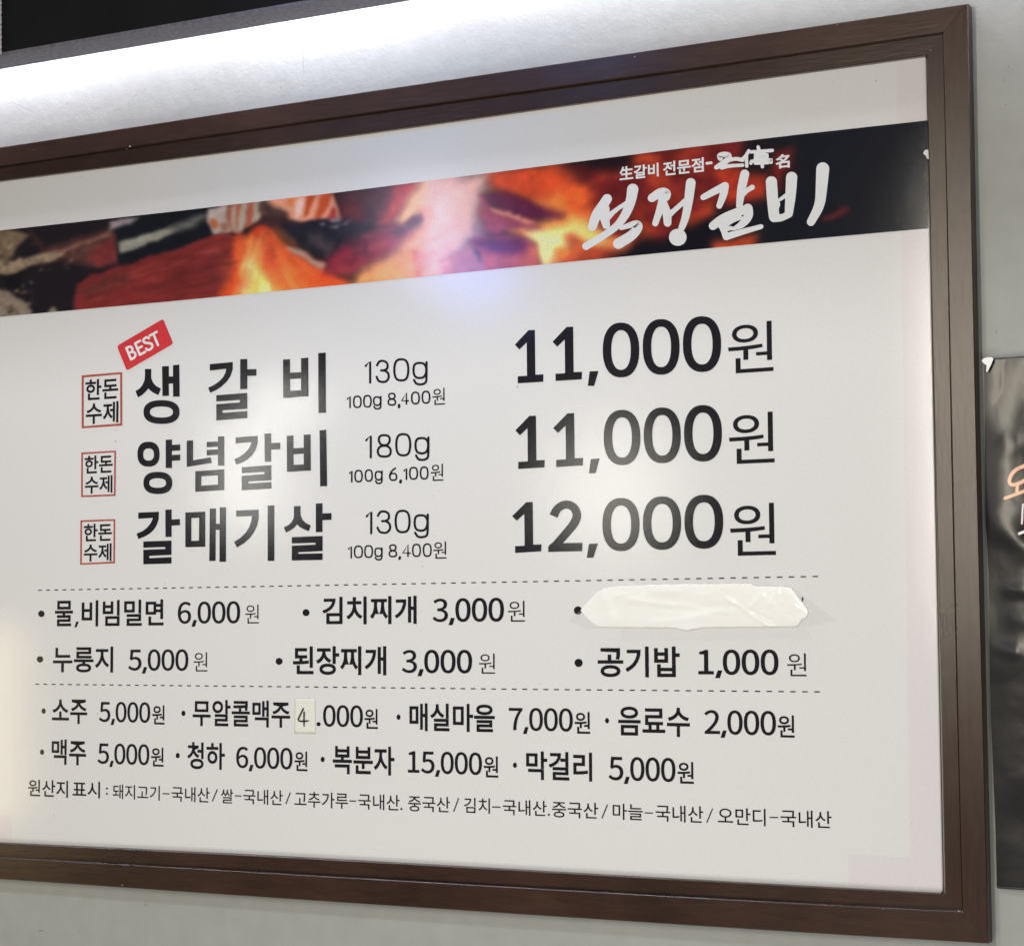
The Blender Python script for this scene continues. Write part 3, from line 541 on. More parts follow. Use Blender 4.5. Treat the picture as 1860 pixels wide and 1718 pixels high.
def curve_mesh(cu):
    o = bpy.data.objects.new("tmp", cu); COL.objects.link(o)
    dg = bpy.context.evaluated_depsgraph_get(); dg.update()
    me = bpy.data.meshes.new_from_object(o.evaluated_get(dg)); bpy.data.objects.remove(o)
    V_ = np.array([v.co[:2] for v in me.vertices]); Fc = [tuple(p.vertices) for p in me.polygons]
    bpy.data.meshes.remove(me); bpy.data.curves.remove(cu); return V_, Fc
CACHE = {}
def area_of(r):
    V_, F_ = r; t = 0.0
    for f in F_:
        p = V_[list(f)]; t += abs(float(np.sum(p[:, 0] * np.roll(p[:, 1], -1) - np.roll(p[:, 0], -1) * p[:, 1]))) / 2
    return t
def font_text(s, off):
    """text mesh; a little less bold where the thickened outline would not fill cleanly"""
    if off <= 0.004: return font_raw(s, off)
    base = area_of(font_raw(s, 0.0)); o = off; ref = area_of(font_raw(s, 0.004)) - base
    while o > 0.004:
        if area_of(font_raw(s, round(o, 4))) > base + ref * (o / 0.004) * 0.8: return font_raw(s, round(o, 4))
        o -= 0.002
    return font_raw(s, 0.0)
def font_raw(s, off):
    k = (s, off)
    if k not in CACHE:
        cu = bpy.data.curves.new("tmp", 'FONT'); cu.body = s; cu.offset = off; cu.resolution_u = 6; CACHE[k] = curve_mesh(cu)
    return CACHE[k]
def glyph(ch, off):
    if ch == "3": off = min(off, 0.011)
    if off <= 0.004: return glyph_raw(ch, off)
    base = area_of(glyph_raw(ch, 0.0)); o = off; ref = area_of(glyph_raw(ch, 0.004)) - base
    while o > 0.004:
        if area_of(glyph_raw(ch, round(o, 4))) > base + ref * (o / 0.004) * 0.8: return glyph_raw(ch, round(o, 4))
        o -= 0.002
    print("thin", ch); return glyph_raw(ch, 0.0)
def glyph_raw(ch, off):
    k = (ch, off, 'g')
    if k in CACHE: return CACHE[k]
    cu = bpy.data.curves.new("tmp", 'CURVE'); cu.dimensions = '2D'; cu.fill_mode = 'FRONT'; cu.offset = off; cu.resolution_u = 8
    for sp in GLY[ch]:
        s_ = cu.splines.new('BEZIER'); s_.bezier_points.add(len(sp) - 1); s_.use_cyclic_u = True
        for bp, q in zip(s_.bezier_points, sp):
            bp.handle_left_type = bp.handle_right_type = 'FREE'
            bp.handle_left = (q[0] * GSC, q[1] * GSC, 0); bp.co = (q[2] * GSC, q[3] * GSC, 0); bp.handle_right = (q[4] * GSC, q[5] * GSC, 0)
    CACHE[k] = curve_mesh(cu); return CACHE[k]
def digits(s, off, track=0.05, comma_w=0.26):
    """number string; returns V,F with base line 0, digit height about 1"""
    x = 0; VV = []; FF = []; n = 0
    for ch in s:
        if ch == ',':
            h = 0.075 + off
            q = np.array([(x + 0.07, 0.13 + off), (x + 0.07 + 2 * h * .9, 0.13 + off), (x + 0.06 + h * .9, -0.17), (x - 0.03, -0.17)])
            f = [(0, 1, 2, 3)]; adv = comma_w
        else:
            q, f = glyph(ch, off); q = q.copy(); x0, x1 = q[:, 0].min(), q[:, 0].max(); q[:, 0] += x - x0; adv = (x1 - x0) + track
            if ch == '1': adv += 0.03
        VV.append(q); FF += [tuple(i + n for i in t) for t in f]; n += len(q); x += adv
    return np.concatenate(VV), FF
def place(V_, u0, v0, u1, v1, zfit=None):
    """fit ink box to the board rectangle with lower left (u0,v0) and upper right (u1,v1)"""
    a = at(u0, v0); c = at(u1, v1)
    x0, x1 = V_[:, 0].min(), V_[:, 0].max(); y0, y1 = zfit or (V_[:, 1].min(), V_[:, 1].max())
    X = a[0] + (V_[:, 0] - x0) / (x1 - x0) * (c[0] - a[0]); Z = a[2] + (V_[:, 1] - y0) / (y1 - y0) * (c[2] - a[2])
    return X, Z
def flat_obj(name, X, Z, Fc, mat, parent=None, Y=PRINT_Y, **pr):
    me = bpy.data.meshes.new(name); me.from_pydata([(float(x), Y, float(z)) for x, z in zip(X, Z)], [], Fc); me.update()
    return link(name, face_front(me), mat, parent or panel, **pr)
def word(name, s, bb, off=0.016, mat=None, **pr):
    V_, F_ = font_text(s, off); X, Z = place(V_, *bb); return flat_obj(name, X, Z, F_, mat or M_ink, **pr)
def price(s, bb, off=0.012, name="price", mat=None):
    V_, F_ = digits(s, off); X, Z = place(V_, *bb, zfit=(-0.02 - off, 1.02 + off)); return flat_obj(name, X, Z, F_, mat or M_ink)

class Ink(Geo):
    def __init__(s, cr, bbox_map=None, Y=0.0): super().__init__(); s.cr = cr; s.map = bbox_map; s.base = Y
    def pt(s, x, y, z=0.0):
        if s.map: x, y = s.map(x, y)
        u, v = s.cr(x, y); p = board(u, v); return (p[0], p[1] - z, p[2])
    def P(s, pts): 
        z = s.lift(); s.poly([s.pt(x, y, z) for x, y in pts])
    def ring(s, ob, ib, n=48, ex=2.25):
        z = s.lift(); A = []; B = []
        for k in range(n):
            a = 2 * math.pi * k / n; c, q = math.cos(a), math.sin(a)
            cc = math.copysign(abs(c) ** (2 / ex), c); qq = math.copysign(abs(q) ** (2 / ex), q)
            for (x0, x1, y0, y1), L in ((ob, A), (ib, B)):
                L.append(s.pt((x0 + x1) / 2 + cc * (x1 - x0) / 2, (y0 + y1) / 2 + qq * (y1 - y0) / 2, z))
        s.strip(A, B)
    def frame(s, O, I):
        z = s.lift(); s.strip([s.pt(x, y, z) for x, y in O], [s.pt(x, y, z) for x, y in I])
    def stroke(s, pts, r, caps=True, smooth=0, closed=False):
        """brush stroke, radius r (number or list), round ends"""
        P = np.array(pts, float); R = np.array(r if hasattr(r, '__len__') else [r] * len(P), float)
        for _ in range(smooth):
            if closed:
                Q = []; q = []
                for i in range(len(P)):
                    j = (i + 1) % len(P); Q += [P[i] * .75 + P[j] * .25, P[i] * .25 + P[j] * .75]; q += [R[i] * .75 + R[j] * .25, R[i] * .25 + R[j] * .75]
            else:
                Q = [P[0]]; q = [R[0]]
                for i in range(len(P) - 1):
                    Q += [P[i] * .75 + P[i + 1] * .25, P[i] * .25 + P[i + 1] * .75]; q += [R[i] * .75 + R[i + 1] * .25, R[i] * .25 + R[i + 1] * .75]
                Q.append(P[-1]); q.append(R[-1])
            P = np.array(Q); R = np.array(q)
        n = len(P); A = []; B = []
        for i in range(n):
            a = P[(i - 1) % n] if (closed or i > 0) else P[0]; c = P[(i + 1) % n] if (closed or i < n - 1) else P[-1]
            t = c - a; t /= max(np.hypot(*t), 1e-9); nn = np.array([-t[1], t[0]])
            A.append(P[i] + nn * R[i]); B.append(P[i] - nn * R[i])
        z = s.lift()
        s.strip([s.pt(*p, z) for p in A], [s.pt(*p, z) for p in B], closed=closed)
        if caps and not closed:
            for c, rr, tdir in ((P[0], R[0], P[0] - P[1]), (P[-1], R[-1], P[-1] - P[-2])):
                a0 = math.atan2(tdir[1], tdir[0]) - math.pi / 2
                s.poly([s.pt(c[0] + rr * math.cos(a0 + math.pi * k / 10), c[1] + rr * math.sin(a0 + math.pi * k / 10), z) for k in range(11)])
    def dot(s, x, y, rx, ry=None):
        z = s.lift(); ry = ry or rx; s.poly([s.pt(x + rx * math.cos(a), y + ry * math.sin(a), z) for a in np.linspace(0, 2 * math.pi, 20, endpoint=False)])
    def done(s, name, mat, parent=None, **pr): return link(name, face_front(s.mesh(name)), mat, parent or panel, **pr)
ident = lambda x, y: (x, y)

# --- large dish names
c5 = crop(230, 620, 4.769); c6 = crop(230, 880, 4.769)
def wordmark(cr, polys, rings=(), frames=()):
    i = Ink(cr)
    for p in polys: i.P(p)
    for o, n in rings: i.ring(o, n, ex=2.4)
    for o, n in frames: i.frame(o, n)
    return i.done("dish_name", M_ink)
wordmark(c5, [[(160, 240), (215, 240), (214, 320), (230, 358), (258, 388), (298, 410), (277, 465), (235, 447), (205, 425), (190, 408), (165, 438), (135, 465), (100, 485), (78, 432), (112, 410), (138, 380), (156, 340), (160, 300)],
              [(308, 217), (367, 215), (367, 305), (403, 305), (403, 208), (458, 202), (461, 478), (404, 480), (403, 365), (366, 367), (368, 472), (312, 474)]],
         [((148, 460, 510, 715), (203, 403, 565, 660))])
GAL = [[(722, 198), (921, 180), (920, 245), (900, 305), (868, 350), (825, 390), (778, 422), (725, 446), (708, 402), (755, 380), (800, 350), (836, 312), (857, 272), (864, 238), (722, 254)],
       [(985, 155), (1047, 153), (1047, 243), (1126, 240), (1126, 298), (1047, 300), (1047, 413), (985, 415)],
       [(778, 467), (1047, 447), (1047, 585), (838, 597), (829, 609), (838, 620), (1047, 604), (1047, 665), (778, 685), (778, 545), (978, 530), (986, 519), (978, 508), (778, 522)]]
wordmark(c5, GAL)
def bieup(L, R_, mid, bot, bar): return [L, R_, mid, bot, bar]
wordmark(c5, bieup([(1356, 158), (1417, 155), (1419, 490), (1357, 490)], [(1512, 147), (1575, 142), (1577, 477), (1513, 479)], [(1417.5, 272), (1512, 268), (1512, 322), (1418, 328)], [(1418.5, 428), (1512.5, 424), (1513, 479), (1419, 488)], [(1661, 103), (1726, 98), (1728, 618), (1663, 621)]))
wordmark(c5, [[(340, 853), (394, 850), (394, 897), (466, 893), (466, 945), (394, 948), (394, 985), (466, 980), (466, 1030), (394, 1034), (394, 1097), (340, 1097)]],
         [((95, 287, 870, 1085), (145, 238, 927, 1033)), ((147, 397, 1130, 1322), (197, 343, 1185, 1268))])
wordmark(c5, [[(522, 860), (577, 858), (577, 1030), (728, 1005), (740, 1052), (522, 1088)],
              [(792, 825), (847, 822), (847, 1075), (792, 1077), (792, 982), (695, 988), (695, 940), (792, 936), (792, 912), (695, 917), (695, 872), (792, 868)]],
         frames=[([(596, 1125), (847, 1108), (847, 1288), (596, 1303)], [(648, 1168), (792, 1160), (792, 1240), (648, 1250)])])
wordmark(c5, [[(945, 832), (1137, 818), (1136, 880), (1118, 940), (1090, 985), (1050, 1022), (1003, 1048), (950, 1067), (935, 1020), (980, 1000), (1022, 970), (1055, 935), (1076, 895), (1083, 872), (945, 884)],
              [(1195, 800), (1253, 797), (1253, 882), (1332, 878), (1332, 935), (1253, 938), (1253, 1042), (1198, 1043)],
              [(998, 1090), (1255, 1072), (1255, 1203), (1061, 1213), (1053, 1222), (1061, 1232), (1255, 1218), (1255, 1275), (998, 1290), (998, 1165), (1192, 1150), (1199, 1140), (1192, 1130), (998, 1142)]])
wordmark(c5, bieup([(1388, 818), (1446, 815), (1448, 1128), (1390, 1130)], [(1535, 808), (1595, 806), (1597, 1119), (1536, 1121)], [(1446.5, 925), (1535, 922), (1535, 972), (1447, 978)], [(1448, 1070), (1535.5, 1066), (1536, 1121), (1448.5, 1128)], [(1672, 770), (1731, 766), (1738, 1253), (1678, 1256)]))
wordmark(c6, [[(102, 243), (281, 235), (279, 300), (262, 350), (236, 392), (200, 425), (155, 451), (103, 471), (87, 425), (135, 405), (177, 375), (208, 338), (226, 300), (228, 288), (102, 296)],
              [(337, 218), (391, 216), (391, 303), (463, 298), (463, 352), (391, 355), (391, 453), (338, 454)],
              [(146, 493), (390, 485), (390, 608), (202, 617), (194, 627), (202, 637), (390, 628), (390, 683), (146, 690), (146, 565), (332, 558), (340, 549), (332, 540), (146, 547)]])
wordmark(c6, [[(722, 208), (775, 206), (775, 340), (808, 340), (808, 197), (862, 196), (862, 668), (806, 669), (806, 392), (773, 392), (772, 661), (717, 661)]],
         frames=[([(510, 242), (683, 235), (683, 538), (510, 542)], [(562, 290), (630, 287), (628, 485), (562, 488)])])
wordmark(c6, [[(950, 225), (1145, 217), (1145, 290), (1130, 360), (1103, 415), (1068, 462), (1018, 507), (957, 545), (932, 497), (985, 462), (1030, 420), (1062, 370), (1082, 315), (1088, 272), (950, 278)],
              [(1223, 182), (1281, 180), (1281, 660), (1223, 661)]])
wordmark(c6, [[(1450, 187), (1508, 185), (1508, 265), (1525, 305), (1555, 334), (1597, 355), (1580, 403), (1535, 387), (1500, 366), (1478, 345), (1455, 372), (1422, 396), (1382, 416), (1362, 370), (1400, 353), (1430, 325), (1448, 290), (1450, 260)],
              [(1640, 165), (1698, 162), (1698, 250), (1776, 247), (1776, 305), (1698, 308), (1698, 411), (1640, 412)],
              [(1432, 455), (1699, 445), (1699, 575), (1494, 585), (1486, 592), (1494, 600), (1699, 595), (1699, 652), (1432, 657), (1432, 530), (1633, 520), (1641, 511), (1633, 503), (1432, 510)]])
# --- large prices
c1p = crop(900, 550, 3.444); c3p = crop(900, 860, 3.444)
ONE = [(122, 263), (207, 172), (247, 170), (250, 450), (301, 448), (299, 494), (140, 504), (140, 460), (198, 457), (196, 248), (150, 293)]
def bmap(src, dst):
    (a, b_, c, d_) = src; (e, f, g_, h) = dst
    return lambda x, y: (e + (x - a) / (b_ - a) * (f - e), g_ + (y - c) / (d_ - c) * (h - g_))
def big_price(cr, items):
    i = Ink(cr)
    for k, bx in items:
        if k == '1':
            m_ = bmap((122, 302, 170, 505), bx); i.P([m_(x, y) for x, y in ONE])
        elif k == '0':
            x0, x1, y0, y1 = bx; i.ring(bx, (x0 + 53, x1 - 53, y0 + 47, y1 - 47), ex=2.3)
        elif k == ',': i.P(bx)
        elif k == '2':
            i.stroke([(364, 266), (385, 218), (437, 189), (488, 204), (514, 252), (500, 305), (440, 378), (372, 452)], [27, 25, 25, 26, 27, 27, 26, 24], caps=False, smooth=2)
            i.P([(331, 456), (350, 436), (545, 433), (543, 485), (331, 490)])
    return i.done("price", M_ink)
big_price(c1p, [('1', (122, 302, 170, 505)), ('1', (358, 543, 150, 490)), (',', [(590, 430), (645, 427), (618, 520), (578, 520)]), ('0', (672, 900, 125, 467)), ('0', (922, 1152, 103, 450)), ('0', (1173, 1412, 85, 433))])
big_price(c1p, [('1', (125, 310, 706, 1040)), ('1', (362, 550, 690, 1028)), (',', [(597, 978), (652, 973), (627, 1065), (585, 1067)]), ('0', (678, 907, 670, 1015)), ('0', (928, 1160, 655, 1003)), ('0', (1180, 1417, 640, 993))])
big_price(c3p, [('1', (105, 290, 178, 497)), ('2', None), (',', [(585, 440), (642, 437), (613, 525), (572, 527)]), ('0', (670, 902, 153, 485)), ('0', (923, 1162, 143, 477)), ('0', (1183, 1425, 133, 470))])
def cb(cr, x0, x1, y0, y1, sl=0.0):
    a = cr(x0, y1); c = cr(x1, y0); return (a[0], a[1], c[0], c[1])
for cr, q in ((c1p, (1457, 1735, 112, 445)), (c1p, (1463, 1742, 680, 1010)), (c3p, (1470, 1750, 182, 515))):
    word("won_sign", "원", cb(cr, *q), 0.0)
# --- seals
def seal(O, th, w1, w2):
    i = Ink(ident); cx = sum(p[0] for p in O) / 4; cy = sum(p[1] for p in O) / 4
    I = [(x + (th if x < cx else -th), y + (th if y < cy else -th)) for x, y in O]
    o = i.done if False else None
    i.frame(O, I); fr = i.done("seal_border", M_seal)
    word("seal_text", "한돈", w1, 0.018); word("seal_text", "수제", w2, 0.018)
seal([(148.6, 682), (222.2, 676), (222.5, 773), (148.6, 778)], 3.8, (155.2, 727.5, 215.2, 685.8), (156, 771, 215.5, 728.5))
seal([(147.9, 822), (211, 818.5), (210.2, 900.6), (147.6, 902.9)], 3.0, (153.7, 860.5, 205.2, 825.5), (154.3, 897, 204.6, 862.7))
seal([(146.4, 945), (209.6, 942.8), (209, 1022.8), (145.8, 1025.7)], 3.0, (152.2, 983.3, 203.8, 950), (152.2, 1020, 202.9, 986.5))
# --- BEST tag
cb1 = crop(130, 570, 7.809)
Q = [np.array(p, float) for p in ((645, 458), (1300, 72), (1445, 425), (785, 808))]
i = Ink(cb1); pts = []
for k in range(4):
    p = Q[k]; a = Q[k - 1] - p; b_ = Q[(k + 1) % 4] - p; a /= np.hypot(*a); b_ /= np.hypot(*b_)
    for t in np.linspace(0, 1, 6):
        p0, p2 = p + a * 38, p + b_ * 38; pts.append(tuple((1 - t) ** 2 * p0 + 2 * t * (1 - t) * p + t * t * p2))
i.P(pts); tag_o = i.done("best_tag", M_red)
o0 = np.array([838., 672.]); ex_ = np.array([1292., 430.]) - o0; ey_ = np.array([758., 482.]) - o0
i = Ink(cb1)
def bpt(x, y, z=0.0):
    q = o0 + ex_ * (x / 514) + ey_ * (y / 206); return Ink.pt(Ink(cb1), q[0], q[1], z + 0.0001)
i.pt = bpt
def bst(pts, sm=0): i.stroke([(x * 514, y * 206) for x, y in pts], 17, smooth=sm)
bst([(.035, .08), (.035, .92)]); bst([(.05, .92), (.13, .92), (.185, .80), (.18, .60), (.13, .52), (.05, .52)], 2); bst([(.13, .52), (.20, .42), (.205, .20), (.14, .08), (.05, .08)], 2)
bst([(.31, .08), (.31, .92)]); bst([(.31, .92), (.47, .92)]); bst([(.31, .52), (.45, .52)]); bst([(.31, .08), (.475, .08)])
bst([(.72, .78), (.69, .90), (.63, .94), (.56, .88), (.55, .70), (.60, .58), (.68, .48), (.735, .34), (.72, .14), (.64, .06), (.56, .10), (.535, .24)], 2)
bst([(.77, .92), (.985, .92)]); bst([(.878, .92), (.878, .08)])
i.done("best_lettering", M_white_ink)
# --- light stroke digits
G = {'1': [[(0.15, .22), (.78, 0.02), (.78, 1)]],
     '0': [('c', [(.5, 0), (.86, .06), (1, .32), (1, .68), (.86, .94), (.5, 1), (.14, .94), (0, .68), (0, .32), (.14, .06)])],
     '3': [[(.03, .22), (.2, .03), (.52, 0), (.88, .1), (.9, .36), (.62, .46), (.36, .46)], [(.62, .46), (.95, .56), (1, .82), (.75, .99), (.45, 1), (.15, .96), (0, .76)]],
     '8': [('c', [(.5, 0), (.84, .05), (.92, .24), (.78, .44), (.5, .48), (.22, .44), (.08, .24), (.16, .05)]), ('c', [(.5, .48), (.86, .54), (1, .74), (.88, .96), (.5, 1), (.12, .96), (0, .74), (.14, .54)])],
     '4': [[(.72, 1), (.72, 0), (0, .72), (1, .72)]],
     '6': [[(.8, 0), (.35, .18), (.05, .48), (0, .72)], ('c', [(.5, .42), (.86, .46), (1, .72), (.86, .96), (.5, 1), (.14, .96), (0, .72), (.14, .46)])],
     'g': [('c', [(.45, .02), (.8, .05), (.98, .22), (.98, .48), (.8, .68), (.45, .72), (.12, .66), (0, .48), (0, .22), (.12, .06)]), [(1, 0), (1, .72), (.95, .92), (.7, .99), (.45, 1), (.2, .97), (.04, .8)]],
     ',': [[(.7, 0), (.3, 1)]]}
def light(cr, items, r, name="weight_text"):
    i = Ink(cr)
    for ch, (x0, x1, y0, y1) in items:
        x0 += r; x1 -= r; y0 += r; y1 -= r
        for st in G[ch]:
            cl = isinstance(st, tuple); pts = [(x0 + a * (x1 - x0), y0 + b_ * (y1 - y0)) for a, b_ in (st[1] if cl else st)]
            i.stroke(pts, r if ch != ',' else r * 1.6, smooth=0 if ch in '14,' else (2 if cl else 2), closed=cl)
    i.done(name, M_ink)
c3 = crop(600, 620, 6.135); c4 = crop(600, 880, 7.154)
light(c3, [('1', (372, 475, 210, 472)), ('3', (505, 667, 203, 467)), ('0', (702, 883, 185, 452)), ('g', (916, 1086, 222, 494))], 12.5)
light(c3, [('1', (378, 482, 1036, 1305)), ('8', (513, 692, 1030, 1299)), ('0', (724, 904, 1018, 1287)), ('g', (938, 1107, 1058, 1334))], 12.5)
light(c4, [('1', (448, 568, 335, 648)), ('3', (600, 797, 330, 642)), ('0', (836, 1045, 322, 637)), ('g', (1083, 1282, 376, 699))], 14.5)
light(c3, [('1', (178, 240, 605, 747)), ('0', (253, 352, 602, 747)), ('0', (366, 464, 595, 742)), ('g', (476, 573, 608, 762)), ('8', (635, 739, 571, 720)), (',', (755, 780, 702, 742)), ('4', (788, 879, 566, 707)), ('0', (900, 1000, 558, 707)), ('0', (1018, 1117, 548, 699))], 9, "unit_price")
light(c3, [('1', (203, 258, 1433, 1574)), ('0', (268, 364, 1428, 1574)), ('0', (383, 477, 1423, 1567)), ('g', (495, 586, 1438, 1592)), ('6', (653, 752, 1405, 1557)), (',', (770, 799, 1543, 1579)), ('1', (810, 868, 1406, 1545)), ('0', (878, 980, 1395, 1545)), ('0', (998, 1097, 1391, 1542))], 9, "unit_price")
light(c4, [('1', (222, 295, 793, 960)), ('0', (306, 427, 788, 959)), ('0', (441, 557, 783, 957)), ('g', (573, 682, 813, 987)), ('8', (755, 874, 773, 947)), (',', (888, 920, 933, 974)), ('4', (933, 1047, 773, 942)), ('0', (1063, 1180, 765, 944)), ('0', (1203, 1320, 760, 942))], 10, "unit_price")
for cr, q in ((c3, (1138, 1278, 518, 712)), (c3, (1120, 1260, 1363, 1557)), (c4, (1338, 1510, 738, 964))):
    word("won_sign", "원", cb(cr, *q), 0.0)
# --- dashed lines: each dash is too small to pick apart, one part per line
def dashes(pts, n, duty, half, name="dashed_line"):
    i = Ink(ident); us_ = np.array([p[0] for p in pts]); v_ = np.array([p[1] for p in pts])
    A = at(*pts[0]); B = at(*pts[-1]); xs = np.linspace(A[0], B[0], n + 1)
    st = (xs[1] - xs[0]) ; zA = np.interp(xs, [at(*p)[0] for p in pts], [at(*p)[2] for p in pts])
    for k in range(n + 1):
        x0, x1, z = xs[k] - st * duty / 2, xs[k] + st * duty / 2, zA[k]; h = half / 1690
        i.poly([(x0, PRINT_Y, z - h), (x1, PRINT_Y, z - h), (x1, PRINT_Y, z + h), (x0, PRINT_Y, z + h)])
    i.done(name, M_ink2, kind="stuff")
dashes([(73, 1071.8), (514.8, 1064.2), (965.2, 1056.2), (1481, 1046.8)], 79, 0.46, 1.1)
dashes([(68, 1242.3), (496.8, 1246.6), (965, 1251.6), (1484, 1256.2)], 79, 0.46, 1.1)
# --- middle rows
def bullet(u, v, r, ry=None):
    i = Ink(ident); i.dot(u, v, r, ry); i.done("bullet", M_ink)
for u, v, r in ((75.4, 1114.5, 5.8), (72.8, 1197.1, 5.8), (556.1, 1112.4, 6.3), (507.2, 1200.8, 6.3), (1050, 1108.4, 7.4), (1051.1, 1203.6, 7.4)): bullet(u, v, r)
for u, v in ((79.5, 1291), (333.5, 1295.1), (76.6, 1365.5), (323.1, 1371.7), (724.1, 1301.9), (1102.8, 1308.4), (586.3, 1378.8), (935.5, 1389.2)): bullet(u, v, 3.6, 4.8)
bullet(578.8, 1314.8, 3.7)
word("dish_name", "물", (99.9, 1137.2, 132.9, 1090.6)); word("dish_name", "비빔밀면", (148.4, 1137.6, 297.5, 1088.2))
i = Ink(crop(40, 1050, 3.875)); i.P([(382, 305), (400, 305), (385, 345), (370, 345)]); i.done("comma", M_ink)
word("dish_name", "누룽지", (96.3, 1220.6, 205.9, 1173.9))
word("dish_name", "김치찌개", (585.6, 1134.1, 756.9, 1081.7), 0.020); word("dish_name", "된장찌개", (531.9, 1225, 701.8, 1173.3), 0.020)
word("dish_name", "공기밥", (1086.2, 1229.3, 1234.6, 1173.9), 0.019)
price("6,000", (323.1, 1132.8, 436.6, 1090.6)); price("5,000", (232.9, 1217.6, 342.5, 1178.2)); price("3,000", (785.9, 1129.8, 915.5, 1084.2), .017)
price("3,000", (730, 1222.2, 857.7, 1179), .017); price("1,000", (1268.6, 1225.2, 1413.8, 1178.5), .018)
for q in ((445.7, 1132, 470.5, 1097.7), (351.7, 1219, 377, 1184.2), (923, 1128.8, 953.7, 1090.9), (870.3, 1223, 899.4, 1186.6), (1430.3, 1227.6, 1464.6, 1186.2)):
    word("won_sign", "원", q, -0.006)
word("drink_name", "소주", (94.6, 1313.4, 158.8, 1270.4)); word("drink_name", "무알콜맥주", (350, 1318, 527.4, 1272.6)); word("drink_name", "매실마을", (753 - 9, 1326.8, 898.8, 1278.6), .019)
word("drink_name", "음료수", (1123.3, 1335.6, 1252.8, 1284.4), .017)
word("drink_name", "맥주", (93.8, 1387.9, 156.9, 1343.4)); word("drink_name", "청하", (340.3, 1395.8, 408.8, 1348.8)); word("drink_name", "복분자", (604.6, 1404.7, 716.6, 1355.8), .019)
word("drink_name", "막걸리", (956.1, 1415.2, 1075.4, 1366.5), .018)
price("5,000", (179.8, 1310.8, 273.3, 1274.4)); price("000", (587.1, 1319.3, 659.4, 1280)); price("7,000", (924.4, 1326.3, 1040.5, 1285.4)); price("2,000", (1279.7, 1333, 1409.3, 1290))
price("5,000", (177.1, 1386.6, 271.7, 1350.7)); price("6,000", (429.2, 1394.2, 531.6, 1357.2)); price("15,000", (741.2, 1403.2, 875.6, 1365.6), .014); price("5,000", (1105.5, 1416.4, 1226.8, 1375.4), .014)
for q in ((276.6, 1315, 299.4, 1280.8), (661.9, 1323, 686.5, 1287.2), (1044, 1331.8, 1071.9, 1292.8), (1412.8, 1338.6, 1442.9, 1298.8), (274.4, 1391.2, 297.5, 1357.4), (535, 1399.5, 558.7, 1364.6), (878.7, 1411, 905, 1373.4), (1230.8, 1422.2, 1260.1, 1383.6)):
    word("won_sign", "원", q, 0.010)
# --- origin line
TH = 0.004
for s, q in (("원산지", (51.4, 1445.5, 123.8, 1417.5)), ("표시", (132, 1447.5, 182, 1419.5)), ("돼지고기", (204.9, 1450, 290.5, 1426.9)), ("국내산", (311.6, 1454.8, 381, 1430)), ("쌀", (401.5, 1458, 424, 1433)),
             ("국내산", (442.1, 1459.5, 514, 1435)), ("고추가루", (535, 1464.8, 632.4, 1440)), ("국내산", (651, 1469, 726, 1443.5)), ("중국산", (741.6, 1472.5, 817.5, 1447)), ("김치", (843, 1475.5, 890, 1449.5)),
             ("국내산", (913.5, 1479, 993, 1454)), ("중국산", (1003, 1483.5, 1086.5, 1457.5)), ("마늘", (1113.2, 1487.5, 1167.8, 1460.5)), ("국내산", (1191, 1491, 1277.3, 1464)), ("오만디", (1304.3, 1496.5, 1390.5, 1468.5)), ("국내산", (1418, 1500.5, 1510.2, 1473))):
    word("origin_text", s, q, TH if s not in ("원산지", "표시") else 0.010)
i = Ink(ident)
i.dot(194.5, 1431.5, 1.8); i.dot(194.5, 1441, 1.8); i.dot(729.2, 1468.6, 1.9); i.dot(997, 1479, 1.9)
for a, b_, v in ((295.4, 308.3, 1441), (427, 438.6, 1445), (634.6, 647, 1454.3), (894.3, 909.3, 1465.2), (1171.3, 1186.4, 1475.9), (1397.8, 1413.8, 1484)): i.stroke([(a, v - .2), (b_, v + .2)], 0.95, caps=False)
for a, b_, v0, v1 in ((385.9, 395.2, 1454.8, 1432.9), (519.5, 527.7, 1459.6, 1438.7), (824.4, 833.4, 1473.4, 1448.8), (1093.5, 1103.7, 1485.7, 1460.5), (1284, 1294.7, 1493.3, 1467.7)): i.stroke([(a, v0), (b_, v1)], 0.95, caps=False)
i.done("origin_text", M_ink, kind="stuff")
# --- calligraphy and small heading on the banner
cL = crop(1040, 240, 3.72); i = Ink(cL)
S = lambda pts, r, sm=2: i.stroke(pts, r, smooth=sm)
S([(235, 452), (205, 500), (160, 560), (135, 640)], [32, 34, 34, 30]); S([(215, 520), (215, 570), (228, 630)], [36, 34, 26]); S([(225, 590), (290, 530), (365, 480)], [24, 14, 14], 1)
S([(408, 388), (395, 470), (360, 560), (300, 640), (190, 715), (92, 772)], [38, 34, 30, 24, 24, 26]); S([(330, 650), (435, 615), (452, 640), (405, 700), (310, 755)], [14, 24, 30, 34, 36])
S([(537, 447), (600, 405), (640, 412), (632, 440)], [28, 32, 30, 28]); S([(615, 440), (590, 530), (560, 618)], [30, 24, 21]); S([(612, 470), (640, 550), (643, 615)], [24, 30, 26]); S([(655, 560), (700, 520), (775, 455)], [20, 16, 18], 1)
S([(800, 345), (785, 470), (765, 580), (738, 650)], [33, 30, 26, 22]); i.dot(712, 712, 60, 58)
S([(885, 442), (960, 402), (1032, 365)], [20, 24, 26], 1); S([(1032, 368), (1020, 430), (993, 500)], [26, 26, 20]); S([(1165, 285), (1145, 370), (1135, 440), (1128, 500)], [30, 30, 26, 22]); S([(1150, 430), (1180, 395), (1215, 375)], [14, 16, 18], 1)
